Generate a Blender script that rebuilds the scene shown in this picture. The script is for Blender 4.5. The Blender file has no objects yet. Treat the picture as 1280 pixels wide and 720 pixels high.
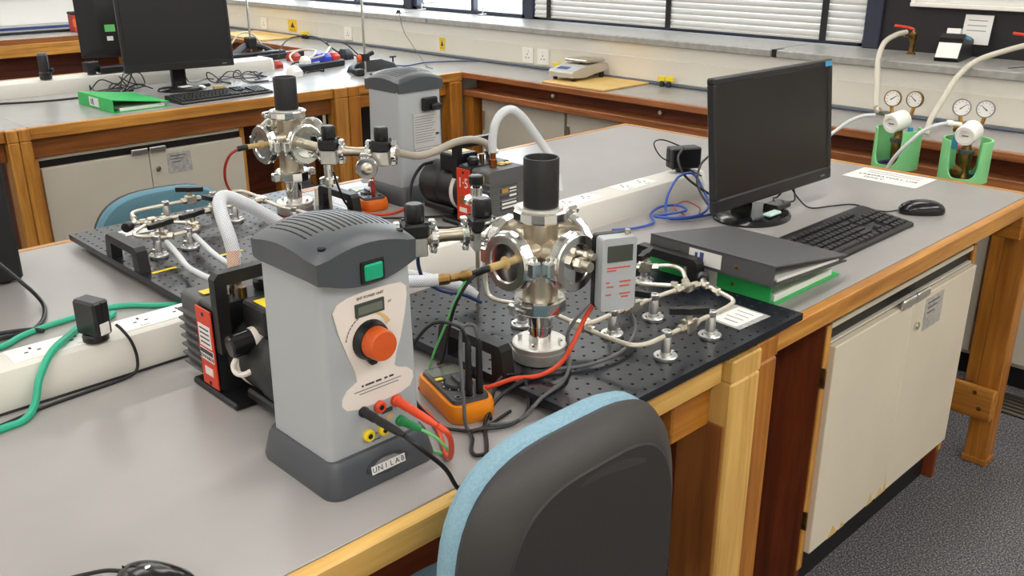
import bpy, math, random
from mathutils import Matrix, Vector
random.seed(7)
SC = bpy.context.scene
COL = SC.collection
T = 0.865                      # height of the bench tops
PI = math.pi

# ------------------------------------------------------------------ camera
cam_data = bpy.data.cameras.new('camera')
cam_data.sensor_width = 36.0
cam_data.lens = 32.85
cam_data.clip_start = 0.02
cam = bpy.data.objects.new('camera', cam_data)
COL.objects.link(cam)
r_ = Vector((0.7179, -0.6962, -0.0021)); u_ = Vector((0.2480, 0.2528, 0.9352)); f_ = Vector((0.6505, 0.6719, -0.3540))
cam.matrix_world = Matrix(((r_.x, u_.x, -f_.x, 0), (r_.y, u_.y, -f_.y, 0), (r_.z, u_.z, -f_.z, T + 0.70), (0, 0, 0, 1)))
SC.camera = cam

# ------------------------------------------------------------------ world, lamps, exposure
world = bpy.data.worlds.new('daylight'); SC.world = world
world.use_nodes = True
bg = world.node_tree.nodes['Background']
bg.inputs[0].default_value = (0.90, 0.95, 1.0, 1)
bg.inputs[1].default_value = 7.0
vs = SC.view_settings
vs.view_transform = 'Standard'; vs.look = 'None'; vs.exposure = 0.16; vs.gamma = 1.0
vs.use_curve_mapping = False

def area(name, loc, sx, sy, power, rot=(0, 0, 0), col=(1, 0.98, 0.955)):
    l = bpy.data.lights.new(name, 'AREA'); l.shape = 'RECTANGLE'; l.size = sx; l.size_y = sy
    l.energy = power; l.color = col
    o = bpy.data.objects.new(name, l); COL.objects.link(o); o.location = loc; o.rotation_euler = rot
    return o
CEIL = 2.75
LAMPS = [(x, y) for x in (-1.75, 0.0, 1.70, 3.2) for y in (-0.9, 1.1, 3.1, 5.1, 7.0)]
for (x, y) in LAMPS:
    area('ceiling_lamp_light', (x, y, CEIL - 0.075), 1.2, 0.30, 15 if y < 0 else 6.5)
# the window openings guide the sampling of the daylight
for (y0, y1) in ((2.05, 4.0), (4.15, 5.15), (5.3, 6.6), (6.7, 8.0)):
    po = area('window_portal', (4.28, (y0 + y1) / 2, 1.72), y1 - y0, 1.2, 1, (PI / 2, 0, PI / 2))
    po.data.cycles.is_portal = True

# ------------------------------------------------------------------ materials
def lin(c):
    return tuple((v / 255 / 12.92) if v / 255 <= 0.04045 else ((v / 255 + 0.055) / 1.055) ** 2.4 for v in c) + (1,)
MATS = {}
def mat(name, c, rough=0.5, metal=0.0, coat=0.0, spec=0.5, var=0.0, vscale=8.0, bump=0.0, bscale=60.0, alpha=None, trans=0.0, emit=None):
    m = bpy.data.materials.new(name); m.use_nodes = True
    nt = m.node_tree; b = nt.nodes['Principled BSDF']
    b.inputs['Base Color'].default_value = lin(c)
    b.inputs['Roughness'].default_value = rough; b.inputs['Metallic'].default_value = metal
    b.inputs['Coat Weight'].default_value = coat; b.inputs['Coat Roughness'].default_value = 0.15
    b.inputs['Specular IOR Level'].default_value = spec
    b.inputs['Transmission Weight'].default_value = trans
    if alpha is not None: b.inputs['Alpha'].default_value = alpha
    if emit: b.inputs['Emission Color'].default_value = lin(c); b.inputs['Emission Strength'].default_value = emit
    tc = nt.nodes.new('ShaderNodeTexCoord')
    if var > 0:
        n = nt.nodes.new('ShaderNodeTexNoise'); n.inputs['Scale'].default_value = vscale; n.inputs['Detail'].default_value = 6
        nt.links.new(tc.outputs['Object'], n.inputs['Vector'])
        r = nt.nodes.new('ShaderNodeValToRGB')
        lo = lin([max(0, v * (1 - var)) for v in c]); hi = lin([min(255, v * (1 + var)) for v in c])
        r.color_ramp.elements[0].position = 0.3; r.color_ramp.elements[0].color = lo
        r.color_ramp.elements[1].position = 0.7; r.color_ramp.elements[1].color = hi
        nt.links.new(n.outputs['Fac'], r.inputs['Fac']); nt.links.new(r.outputs['Color'], b.inputs['Base Color'])
    if bump > 0:
        n2 = nt.nodes.new('ShaderNodeTexNoise'); n2.inputs['Scale'].default_value = bscale; n2.inputs['Detail'].default_value = 4
        nt.links.new(tc.outputs['Object'], n2.inputs['Vector'])
        bp = nt.nodes.new('ShaderNodeBump'); bp.inputs['Strength'].default_value = bump; bp.inputs['Distance'].default_value = 0.002
        nt.links.new(n2.outputs['Fac'], bp.inputs['Height']); nt.links.new(bp.outputs['Normal'], b.inputs['Normal'])
    MATS[name] = m
    return m
def wood(name, dark, light, axis, rough=0.38, stretch=14.0, scale=1.0):
    m = mat(name, light, rough)
    nt = m.node_tree; b = nt.nodes['Principled BSDF']
    tc = nt.nodes.new('ShaderNodeTexCoord'); mp = nt.nodes.new('ShaderNodeMapping')
    s = [stretch * 3 * scale] * 3; s['xyz'.index(axis)] = 2.2 * scale
    mp.inputs['Scale'].default_value = s
    nt.links.new(tc.outputs['Object'], mp.inputs['Vector'])
    n = nt.nodes.new('ShaderNodeTexNoise'); n.inputs['Scale'].default_value = 1.0; n.inputs['Detail'].default_value = 7; n.inputs['Roughness'].default_value = 0.65; n.inputs['Distortion'].default_value = 0.6
    nt.links.new(mp.outputs['Vector'], n.inputs['Vector'])
    r = nt.nodes.new('ShaderNodeValToRGB')
    r.color_ramp.elements[0].position = 0.30; r.color_ramp.elements[0].color = lin(dark)
    r.color_ramp.elements[1].position = 0.72; r.color_ramp.elements[1].color = lin(light)
    nt.links.new(n.outputs['Fac'], r.inputs['Fac'])
    n3 = nt.nodes.new('ShaderNodeTexNoise'); n3.inputs['Scale'].default_value = 3.5; n3.inputs['Detail'].default_value = 3
    nt.links.new(tc.outputs['Object'], n3.inputs['Vector'])
    mx = nt.nodes.new('ShaderNodeMixRGB'); mx.blend_type = 'MULTIPLY'; mx.inputs['Fac'].default_value = 0.35
    r3 = nt.nodes.new('ShaderNodeValToRGB'); r3.color_ramp.elements[0].position = .35; r3.color_ramp.elements[0].color = (.5, .42, .35, 1); r3.color_ramp.elements[1].position = .6
    nt.links.new(n3.outputs['Fac'], r3.inputs['Fac'])
    nt.links.new(r.outputs['Color'], mx.inputs[1]); nt.links.new(r3.outputs['Color'], mx.inputs[2])
    nt.links.new(mx.outputs['Color'], b.inputs['Base Color'])
    bp = nt.nodes.new('ShaderNodeBump'); bp.inputs['Strength'].default_value = 0.15; bp.inputs['Distance'].default_value = 0.001
    nt.links.new(n.outputs['Fac'], bp.inputs['Height']); nt.links.new(bp.outputs['Normal'], b.inputs['Normal'])
    return m
for ax in 'xyz':
    wood('oak_' + ax, (158, 96, 34), (226, 166, 78), ax)
    wood('pale_oak_' + ax, (196, 146, 70), (240, 198, 116), ax)
    wood('amber_' + ax, (142, 82, 24), (204, 136, 50), ax)
    wood('umber_' + ax, (118, 66, 24), (172, 106, 52), ax)
    wood('mahogany_' + ax, (92, 38, 16), (146, 70, 34), ax, 0.45)
    wood('teak_' + ax, (120, 66, 36), (190, 122, 74), ax)
mat('laminate', (158, 154, 152), 0.30, var=0.025, vscale=5, spec=0.5)
mat('laminate_far', (154, 152, 150), 0.27, var=0.025, vscale=5)
mat('cream_paint', (230, 224, 212), 0.55, var=0.012, vscale=3)
mat('wall_cream', (240, 235, 224), 0.6)
mat('band_cream', (246, 242, 234), 0.5)
mat('ceiling_white', (240, 240, 236), 0.9)
mat('door_cream', (222, 212, 192), 0.45, var=0.02, vscale=4)
mat('door_grey', (196, 190, 176), 0.45, var=0.02, vscale=4)
mat('sill_grey', (160, 158, 154), 0.35, var=0.07, vscale=35)
mat('white_trunk', (222, 219, 211), 0.4)
mat('black_panel', (34, 32, 34), 0.6, var=0.1, vscale=4)
mat('black_plastic', (20, 20, 22), 0.42)
mat('black_gloss', (22, 22, 24), 0.18)
mat('black_satin', (28, 28, 31), 0.38)
mat('rubber', (20, 20, 21), 0.65)
mat('screen_dark', (26, 23, 22), 0.30)
mat('screen_blue', (28, 28, 34), 0.30)
mat('dark_grey_plastic', (74, 77, 83), 0.38, bump=0.05, bscale=900)
mat('psu_grey', (174, 178, 182), 0.42)
mat('psu_side', (196, 194, 192), 0.5)
mat('ivory_print', (236, 226, 218), 0.5)
mat('steel', (222, 222, 218), 0.22, 1.0)
mat('bright_steel', (240, 240, 238), 0.10, 1.0)
mat('brushed_steel', (214, 212, 206), 0.40, 0.85, var=0.05, vscale=30)
mat('cross_steel', (196, 186, 168), 0.38, 1.0, var=0.06, vscale=18)
mat('satin_alu', (214, 214, 214), 0.30, 1.0)
mat('nickel', (206, 200, 186), 0.28, 1.0)
mat('white_pipe', (226, 220, 205), 0.32, 0.6)
mat('brass', (196, 150, 70), 0.3, 1.0)
mat('old_brass', (140, 110, 66), 0.4, 1.0, var=0.2, vscale=40)
mat('copper', (170, 92, 48), 0.35, 1.0)
mat('peek_tan', (196, 166, 112), 0.5)
mat('orange_plastic', (212, 88, 24), 0.4)
mat('meter_orange', (242, 140, 16), 0.42)
mat('meter_orange_dark', (232, 112, 18), 0.42)
mat('meter_face', (66, 66, 70), 0.4)
mat('lcd', (108, 112, 100), 0.25)
mat('lcd_dark', (64, 70, 62), 0.25)
mat('yellow', (244, 216, 40), 0.45)
mat('warn_yellow', (236, 200, 30), 0.5)
mat('red_plate', (214, 62, 36), 0.4)
mat('dull_red', (170, 50, 34), 0.5)
mat('red_lead', (224, 74, 40), 0.45)
mat('green_switch', (20, 168, 124), 0.35)
mat('green_card', (52, 186, 96), 0.45)
mat('green_light', (110, 200, 120), 0.5)
mat('green_cable', (48, 176, 140), 0.45)
mat('green_lead', (30, 140, 80), 0.45)
mat('guard_green', (140, 220, 150), 0.45, var=0.04, vscale=12)
mat('blue_cable', (58, 88, 176), 0.42)
mat('slate_gap', (86, 96, 112), 0.5)
mat('pale_teal', (196, 224, 214), 0.4)
mat('navy_cable', (44, 62, 112), 0.42)
mat('blue_plug', (52, 66, 190), 0.4)
mat('blue_tag', (70, 160, 206), 0.5)
mat('grey_cable', (88, 88, 90), 0.45)
mat('white_plastic', (240, 240, 236), 0.35)
mat('white_hose', (208, 211, 214), 0.35)
mat('beige_hose', (206, 200, 184), 0.4)
mat('paper', (234, 232, 228), 0.6)
mat('ink', (60, 60, 66), 0.7)
mat('soft_ink', (130, 128, 130), 0.7)
mat('ink_blue', (60, 70, 140), 0.7)
mat('ink_red', (206, 84, 62), 0.7)
mat('ink_tan', (222, 186, 120), 0.7)
mat('foil_label', (190, 188, 186), 0.3, 0.3, var=0.12, vscale=60)
mat('grey_card', (80, 80, 82), 0.5, bump=0.15, bscale=500)
mat('pump_grey', (84, 84, 84), 0.5, bump=0.1, bscale=300)
mat('pump_dark', (32, 32, 34), 0.45)
mat('tan_board', (214, 178, 106), 0.5, var=0.04, vscale=10)
mat('board_black', (20, 23, 32), 0.30, var=0.08, vscale=4)
mat('hole_dark', (8, 8, 10), 0.7)
mat('chair_shell', (54, 52, 52), 0.5, bump=0.2, bscale=350)
mat('chair_panel', (42, 40, 41), 0.6, bump=0.25, bscale=420)
mat('blue_fabric', (134, 170, 188), 0.85, var=0.05, vscale=250, bump=0.4, bscale=600)
mat('teal_fabric', (98, 142, 160), 0.85, var=0.05, vscale=250, bump=0.4, bscale=600)
mat('key_black', (34, 34, 36), 0.4)
mat('blind_white', (206, 205, 203), 0.45)
mat('frame_navy', (44, 48, 66), 0.4)
mat('balance_grey', (186, 182, 174), 0.45)
mat('outside_ground', (150, 160, 140), 0.9)
mat('outside_wall', (200, 196, 190), 0.8)
mat('lamp_diffuser', (255, 250, 240), 0.6, emit=3.0)

def carpet():
    m = mat('carpet', (70, 72, 78), 0.95)
    nt = m.node_tree; b = nt.nodes['Principled BSDF']
    tc = nt.nodes.new('ShaderNodeTexCoord')
    mp = nt.nodes.new('ShaderNodeMapping'); mp.inputs['Scale'].default_value = (150, 240, 150); mp.inputs['Rotation'].default_value = (0, 0, 0.5)
    nt.links.new(tc.outputs['Object'], mp.inputs['Vector'])
    n = nt.nodes.new('ShaderNodeTexNoise'); n.inputs['Scale'].default_value = 1; n.inputs['Detail'].default_value = 3; n.inputs['Roughness'].default_value = .7
    nt.links.new(mp.outputs['Vector'], n.inputs['Vector'])
    r = nt.nodes.new('ShaderNodeValToRGB'); e = r.color_ramp.elements
    e[0].position = .34; e[0].color = lin((40, 40, 44)); e[1].position = .66; e[1].color = lin((160, 158, 158))
    k = e.new(.5); k.color = lin((82, 82, 86))
    nt.links.new(n.outputs['Fac'], r.inputs['Fac']); nt.links.new(r.outputs['Color'], b.inputs['Base Color'])
    bp = nt.nodes.new('ShaderNodeBump'); bp.inputs['Strength'].default_value = .6; bp.inputs['Distance'].default_value = .004
    nt.links.new(n.outputs['Fac'], bp.inputs['Height']); nt.links.new(bp.outputs['Normal'], b.inputs['Normal'])
carpet()
def braid(name, base, line, scale, transp=0.0):
    m = mat(name, base, 0.35)
    nt = m.node_tree; b = nt.nodes['Principled BSDF']
    tc = nt.nodes.new('ShaderNodeTexCoord')
    facs = []
    for s in (1, -1):
        mp = nt.nodes.new('ShaderNodeMapping'); mp.inputs['Rotation'].default_value = (0, 0, s * 0.75)
        nt.links.new(tc.outputs['UV'], mp.inputs['Vector'])
        w = nt.nodes.new('ShaderNodeTexWave'); w.inputs['Scale'].default_value = scale
        nt.links.new(mp.outputs['Vector'], w.inputs['Vector']); facs.append(w)
    mx = nt.nodes.new('ShaderNodeMath'); mx.operation = 'MAXIMUM'
    nt.links.new(facs[0].outputs['Fac'], mx.inputs[0]); nt.links.new(facs[1].outputs['Fac'], mx.inputs[1])
    r = nt.nodes.new('ShaderNodeValToRGB'); r.color_ramp.elements[0].position = .72; r.color_ramp.elements[0].color = lin(base)
    r.color_ramp.elements[1].position = .9; r.color_ramp.elements[1].color = lin(line)
    nt.links.new(mx.outputs[0], r.inputs['Fac']); nt.links.new(r.outputs['Color'], b.inputs['Base Color'])
braid('braid_white', (176, 182, 190), (226, 228, 232), 10)
braid('braid_copper', (190, 120, 80), (240, 230, 222), 10)
braid('braid_steel', (118, 112, 102), (196, 188, 172), 11)
def glass():
    m = bpy.data.materials.new('window_glass'); m.use_nodes = True; nt = m.node_tree
    nt.nodes.remove(nt.nodes['Principled BSDF'])
    tr = nt.nodes.new('ShaderNodeBsdfTransparent'); tr.inputs[0].default_value = (.93, .96, .97, 1)
    gl = nt.nodes.new('ShaderNodeBsdfGlossy'); gl.inputs['Roughness'].default_value = 0.02
    fr = nt.nodes.new('ShaderNodeValue'); fr.outputs[0].default_value = 0.07
    mx = nt.nodes.new('ShaderNodeMixShader')
    nt.links.new(fr.outputs[0], mx.inputs[0]); nt.links.new(tr.outputs[0], mx.inputs[1]); nt.links.new(gl.outputs[0], mx.inputs[2])
    nt.links.new(mx.outputs[0], nt.nodes['Material Output'].inputs[0]); MATS['window_glass'] = m
glass()

# ------------------------------------------------------------------ mesh helpers
def catmull(pts, sub):
    if sub <= 1 or len(pts) < 3: return [Vector(p) for p in pts]
    P = [Vector(p) for p in pts]; out = []
    Q = [P[0] * 2 - P[1]] + P + [P[-1] * 2 - P[-2]]
    for i in range(1, len(Q) - 2):
        a, b, c, d = Q[i - 1], Q[i], Q[i + 1], Q[i + 2]
        for k in range(sub):
            t = k / sub
            out.append(0.5 * ((2 * b) + (c - a) * t + (2 * a - 5 * b + 4 * c - d) * t * t + (3 * b - a - 3 * c + d) * t ** 3))
    out.append(P[-1])
    return out
def axis_matrix(p, d):
    d = Vector(d).normalized()
    return Matrix.Translation(Vector(p)) @ d.to_track_quat('Z', 'Y').to_matrix().to_4x4()
class MB:
    def __init__(s): s.v = []; s.f = []; s.m = []; s.uv = {}; s.X = Matrix.Identity(4)
    def at(s, M): s.X = M; return s
    def add(s, vs, fs, m=0):
        o = len(s.v); s.v += [tuple(s.X @ Vector(q)) for q in vs]
        for f in fs: s.f.append(tuple(i + o for i in f)); s.m.append(m)
        return s
    def box(s, x0, x1, y0, y1, z0, z1, c=0.0, m=0):
        if c <= 0:
            v = [(x, y, z) for z in (z0, z1) for y in (y0, y1) for x in (x0, x1)]
            return s.add(v, [(0, 2, 3, 1), (4, 5, 7, 6), (0, 1, 5, 4), (1, 3, 7, 5), (3, 2, 6, 7), (2, 0, 4, 6)], m)
        v = []; idx = {}
        for ix, x in enumerate((x0, x1)):
            for iy, y in enumerate((y0, y1)):
                for iz, z in enumerate((z0, z1)):
                    sx, sy, sz = (c, -c)[ix], (c, -c)[iy], (c, -c)[iz]
                    idx[ix, iy, iz, 0] = len(v); v.append((x, y + sy, z + sz))
                    idx[ix, iy, iz, 1] = len(v); v.append((x + sx, y, z + sz))
                    idx[ix, iy, iz, 2] = len(v); v.append((x + sx, y + sy, z))
        I = lambda a, b, c_, k: idx[a, b, c_, k]
        fs = [[I(0,0,0,0), I(0,0,1,0), I(0,1,1,0), I(0,1,0,0)], [I(1,0,0,0), I(1,1,0,0), I(1,1,1,0), I(1,0,1,0)],
              [I(0,0,0,1), I(1,0,0,1), I(1,0,1,1), I(0,0,1,1)], [I(0,1,0,1), I(0,1,1,1), I(1,1,1,1), I(1,1,0,1)],
              [I(0,0,0,2), I(0,1,0,2), I(1,1,0,2), I(1,0,0,2)], [I(0,0,1,2), I(1,0,1,2), I(1,1,1,2), I(0,1,1,2)]]
        for a in (0, 1):
            for b in (0, 1):
                e = [I(0,a,b,1), I(1,a,b,1), I(1,a,b,2), I(0,a,b,2)]; fs.append(e if a == b else e[::-1])   # along x
                if a == b: fs[-1] = e[::-1] if a == 0 else e[::-1]
                e = [I(a,0,b,0), I(a,1,b,0), I(a,1,b,2), I(a,0,b,2)]; fs.append(e)
                e = [I(a,b,0,0), I(a,b,1,0), I(a,b,1,1), I(a,b,0,1)]; fs.append(e)
                for k in (0, 1): fs.append([I(a,b,k,0), I(a,b,k,1), I(a,b,k,2)])
        return s.add(v, fs, m)
    def lathe(s, prof, n=24, p=(0, 0, 0), d=(0, 0, 1), m=0, ang=None):
        M = s.X; s.X = M @ axis_matrix(p, d); v = []; fs = []; k = len(prof)
        for i in range(n):
            a = 2 * PI * i / n
            for (r, z) in prof: v.append((r * math.cos(a), r * math.sin(a), z))
        for i in range(n):
            j = (i + 1) % n
            for q in range(k - 1): fs.append((i * k + q, j * k + q, j * k + q + 1, i * k + q + 1))
        if prof[0][0] > 1e-6: fs.append(tuple(i * k for i in range(n))[::-1])
        if prof[-1][0] > 1e-6: fs.append(tuple(i * k + k - 1 for i in range(n)))
        s.add(v, fs, m); s.X = M; return s
    def cyl(s, p0, p1, r, r1=None, n=16, m=0, c=0.0):
        p0 = Vector(p0); p1 = Vector(p1); L = (p1 - p0).length; r1 = r if r1 is None else r1
        pr = [(r, 0), (r1, L)] if c <= 0 else [(r - c, 0), (r, c), (r1, L - c), (r1 - c, L)]
        return s.lathe(pr, n, p0, p1 - p0, m)
    def tube(s, pts, r, n=8, sub=6, m=0, uvs=False):
        P = catmull(pts, sub); k = len(P); v = []; fs = []; up = Vector((0, 0, 1)); base = len(s.v)
        t0 = (P[1] - P[0]).normalized()
        nrm = t0.cross(up); nrm = nrm if nrm.length > 1e-3 else t0.cross(Vector((1, 0, 0))); nrm.normalize()
        L = 0.0; Ls = []
        for i, p in enumerate(P):
            if i: L += (p - P[i - 1]).length
            Ls.append(L)
            t = (P[min(i + 1, k - 1)] - P[max(i - 1, 0)]).normalized()
            nrm = (nrm - t * nrm.dot(t)); nrm.normalize(); b = t.cross(nrm)
            for j in range(n):
                a = 2 * PI * j / n; v.append(p + (nrm * math.cos(a) + b * math.sin(a)) * r)
        for i in range(k - 1):
            for j in range(n):
                f = (i * n + j, i * n + (j + 1) % n, (i + 1) * n + (j + 1) % n, (i + 1) * n + j); fs.append(f)
                if uvs:
                    w = 2 * PI * r
                    s.uv[len(s.f) + len(fs) - 1] = [(Ls[i] * 10, w * j / n * 10), (Ls[i] * 10, w * (j + 1) / n * 10), (Ls[i + 1] * 10, w * (j + 1) / n * 10), (Ls[i + 1] * 10, w * j / n * 10)]
        fs.append(tuple(range(n))[::-1]); fs.append(tuple((k - 1) * n + j for j in range(n)))
        return s.add(v, fs, m)
    def prism(s, poly, a, b, plane='xy', m=0):
        n = len(poly)
        def q(p, h): return {'xy': (p[0], p[1], h), 'xz': (p[0], h, p[1]), 'yz': (h, p[0], p[1])}[plane]
        v = [q(p, a) for p in poly] + [q(p, b) for p in poly]
        fs = [tuple(range(n))[::-1], tuple(range(n, 2 * n))] + [(i, (i + 1) % n, n + (i + 1) % n, n + i) for i in range(n)]
        return s.add(v, fs, m)
    def loft(s, rings, m=0, caps=True):
        n = len(rings[0]); v = [p for r in rings for p in r]; fs = []
        for i in range(len(rings) - 1):
            for j in range(n): fs.append((i * n + j, i * n + (j + 1) % n, (i + 1) * n + (j + 1) % n, (i + 1) * n + j))
        if caps: fs.append(tuple(range(n))[::-1]); fs.append(tuple((len(rings) - 1) * n + j for j in range(n)))
        return s.add(v, fs, m)
    def torus(s, p, d, R, r, n=32, k=10, m=0):
        prof = [(R + r * math.cos(2 * PI * i / k), r * math.sin(2 * PI * i / k)) for i in range(k)]
        M = s.X; s.X = M @ axis_matrix(p, d); v = []; fs = []
        for i in range(n):
            a = 2 * PI * i / n
            for (q, z) in prof: v.append((q * math.cos(a), q * math.sin(a), z))
        for i in range(n):
            j = (i + 1) % n
            for q in range(k): fs.append((i * k + q, j * k + q, j * k + (q + 1) % k, i * k + (q + 1) % k))
        s.add(v, fs, m); s.X = M; return s
    def mesh(s, name, mats, smooth=35):
        me = bpy.data.meshes.new(name); me.from_pydata(s.v, [], s.f)
        for q in (mats if isinstance(mats, (list, tuple)) else [mats]): me.materials.append(MATS[q])
        me.polygons.foreach_set('material_index', s.m)
        if s.uv:
            uvl = me.uv_layers.new(name='UVMap')
            for fi, uvs in s.uv.items():
                for li, c in zip(me.polygons[fi].loop_indices, uvs): uvl.data[li].uv = c
        import bmesh as _b
        bm = _b.new(); bm.from_mesh(me); _b.ops.recalc_face_normals(bm, faces=bm.faces); bm.to_mesh(me); bm.free()
        if smooth:
            me.polygons.foreach_set('use_smooth', [True] * len(me.polygons)); me.set_sharp_from_angle(angle=math.radians(smooth))
        me.update(); return me
    def part(s, name, mats, parent=None, label=None, smooth=35, kind=None):
        o = bpy.data.objects.new(name, s.mesh(name, mats, smooth)); COL.objects.link(o)
        if parent is not None: o.parent = parent
        if label: o['label'] = label
        if kind: o['kind'] = kind
        return o
    def thing(s, name, mats, label, cat, group=None, smooth=35):
        o = s.part(name, mats, None, label, smooth); o['category'] = cat
        if group: o['group'] = group
        return o
def empty(name, label, cat, loc=(0, 0, 0), rz=0.0, group=None):
    o = bpy.data.objects.new(name, None); o.empty_display_size = .05; COL.objects.link(o)
    o.location = loc; o.rotation_euler = (0, 0, rz); o['label'] = label; o['category'] = cat
    if group: o['group'] = group
    return o
def struct(mb, name, mats, parent=None):
    o = mb.part(name, mats, parent)
    if parent is None: o['kind'] = 'structure'
    return o
def copy_tree(o, parent=None):
    c = o.copy(); COL.objects.link(c); c.parent = parent
    for ch in list(o.children): copy_tree(ch, c)
    return c
def place(o, M):
    o.matrix_world = M
def text_part(txt, size, M, material, parent, name='lettering', depth=0.0003, align='CENTER', sx=1.0):
    cu = bpy.data.curves.new(name, 'FONT'); cu.body = txt; cu.size = size; cu.extrude = depth; cu.align_x = align; cu.align_y = 'CENTER'; cu.resolution_u = 2
    to = bpy.data.objects.new('tmp', cu); COL.objects.link(to)
    me = bpy.data.meshes.new_from_object(to.evaluated_get(bpy.context.evaluated_depsgraph_get()))
    bpy.data.objects.remove(to); bpy.data.curves.remove(cu)
    me.transform(M @ Matrix.Diagonal((sx, 1, 1, 1))); me.materials.clear(); me.materials.append(MATS[material]); me.name = name
    o = bpy.data.objects.new(name, me); COL.objects.link(o)
    if parent is not None: o.parent = parent
    return o
def face_negY(x, y, z): return Matrix.Translation((x, y, z)) @ Matrix.Rotation(PI / 2, 4, 'X')          # reads along +X, faces -Y
def face_negX(x, y, z): return Matrix.Translation((x, y, z)) @ Matrix.Rotation(-PI / 2, 4, 'Z') @ Matrix.Rotation(PI / 2, 4, 'X')   # reads along -Y, faces -X
def face_up(x, y, z, a=0.0): return Matrix.Translation((x, y, z)) @ Matrix.Rotation(a, 4, 'Z')
def rrect(x0, x1, y0, y1, r, k=5):
    out = []
    for cx, cy, a0 in ((x1 - r, y0 + r, -PI / 2), (x1 - r, y1 - r, 0), (x0 + r, y1 - r, PI / 2), (x0 + r, y0 + r, PI)):
        for i in range(k + 1):
            a = a0 + PI / 2 * i / k; out.append((cx + r * math.cos(a), cy + r * math.sin(a)))
    return out
# ================================================================== THE ROOM
XF, XW, XG = 3.40, 3.82, 4.12       # wall bench front, wall face, glazing
struct(MB().box(-2.6, 4.2, -2.0, 8.9, -0.06, 0), 'floor', 'carpet')
struct(MB().box(-2.6, 4.4, -2.0, 8.9, CEIL, CEIL + .08), 'ceiling', 'ceiling_white')
struct(MB().box(-2.7, -2.6, -2.0, 8.9, 0, CEIL), 'wall_left', 'wall_cream')
struct(MB().box(-2.7, 4.4, -2.1, -2.0, 0, CEIL), 'wall_front', 'wall_cream')
struct(MB().box(-2.7, 4.4, 8.72, 8.8, 0, CEIL), 'wall_back', 'wall_cream')
w = MB()
w.box(XW + .01, 4.35, -2.0, 8.7, 0, T + .19)
w.box(XG + .02, 4.35, -2.0, 8.7, 2.35, CEIL)
w.box(XG + .02, 4.35, -2.0, 1.98, T + .19, 2.35)
w.box(XG + .02, 4.35, 8.1, 8.7, T + .19, 2.35)
struct(w, 'wall_right', 'wall_cream')
# dark panel beside the window
struct(MB().box(XG - .03, XG + .02, -2.0, 1.955, T + .225, 2.35), 'wall_panel', 'black_panel')
# window sill in lengths
ys = [-2.0, 0.9, 2.22, 4.6, 6.9, 8.7]
sill = struct(MB().box(3.80, 4.2, -2.0, 8.7, T + .185, T + .2), 'trim_1', 'sill_grey')
for a, b in zip(ys, ys[1:]):
    MB().box(3.735, 4.2, a + .003, b - .003, T + .192, T + .226, .005).part('sill_slab', 'sill_grey', sill)
MB().box(3.733, 3.80, 2.195, 2.217, T + .194, T + .2275).part('joint_cover', 'black_plastic', sill)
# dado trunking below the sill: sloped upper lid, flat lower panel
tr = struct(MB().prism([(3.795, T + .001), (XW + .02, T + .001), (XW + .02, T + .19), (3.762, T + .19), (3.762, T + .178), (3.795, T + .125)], -2.0, 8.7, 'xz'), 'trim_2', 'band_cream')
for a, b in ((-2.0, .9), (.9, 3.29), (3.29, 5.9), (5.9, 8.7)):
    MB().box(3.788, 3.80, a + .001, b - .001, T + .014, T + .122, .002).part('trunking_cover', 'cream_paint', tr)
def socket(y, z=.068, w=.085, h=.085, sw=True):
    o = MB().box(3.778, 3.788, y - w / 2, y + w / 2, T + z - h / 2, T + z + h / 2, .002).part('socket_plate', 'band_cream', tr)
    q = MB()
    q.box(3.7755, 3.779, y - .012, y + .012, T + z + .015, T + z + .033, .001)
    q.part('switch', 'white_plastic', o)
    for dy, dz, a, b in ((0, .006, .003, .005), (-.011, -.012, .005, .003), (.011, -.012, .005, .003)): MB().box(3.7774, 3.7782, y + dy - a, y + dy + a, T + z + dz - b, T + z + dz + b).part('pin_slot', 'soft_ink', o)
for y in (3.775, 3.655, 5.51, 6.62): socket(y)
# far wall: same trunking and sill, seen at the left above the third bench
struct(MB().prism([(8.68, T), (8.72, T), (8.72, T + .22), (8.64, T + .22), (8.64, T + .18), (8.68, T + .12)], -2.6, 3.8, 'yz'), 'trim_3', 'band_cream')
struct(MB().box(-2.6, 3.8, 8.6, 8.75, T + .22, T + .25), 'trim_4', 'sill_grey')
# carpet-edge vent grille below the wall bench
# windows
def window(n, y0, y1, bars=()):
    z0, z1 = T + .226, 2.35
    m = MB()
    m.box(XG, XG + .06, y0, y0 + .045, z0, z1, .003); m.box(XG, XG + .06, y1 - .045, y1, z0, z1, .003)
    m.box(XG, XG + .06, y0, y1, z0, z0 + .022, .003); m.box(XG, XG + .06, y0, y1, z1 - .04, z1, .003)
    o = struct(m, 'window_%d' % n, 'frame_navy')
    for yb in bars: MB().box(XG + .005, XG + .05, yb - .014, yb + .014, z0 + .02, z1 - .04, .003).part('mullion', 'frame_navy', o)
    MB().box(XG + .025, XG + .031, y0 + .04, y1 - .04, z0 + .02, z1 - .03).part('pane', 'window_glass', o)
    return o
w1 = window(1, 1.97, 4.06, (3.0,))
w2 = window(2, 4.12, 5.22, (4.62,))
w3 = window(3, 5.28, 6.62, (5.9,))
w4 = window(4, 6.68, 8.06, (7.3,))
struct(MB().box(XG - .02, XG + .1, 4.055, 4.125, T + .226, 2.35, .004).box(XG - .02, XG + .1, 5.215, 5.285, T + .226, 2.35, .004).box(XG - .02, XG + .1, 6.615, 6.685, T + .226, 2.35, .004).box(XG - .05, XG + .1, 1.90, 1.975, T + .226, 2.35, .004), 'trim_5', 'frame_navy')
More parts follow.
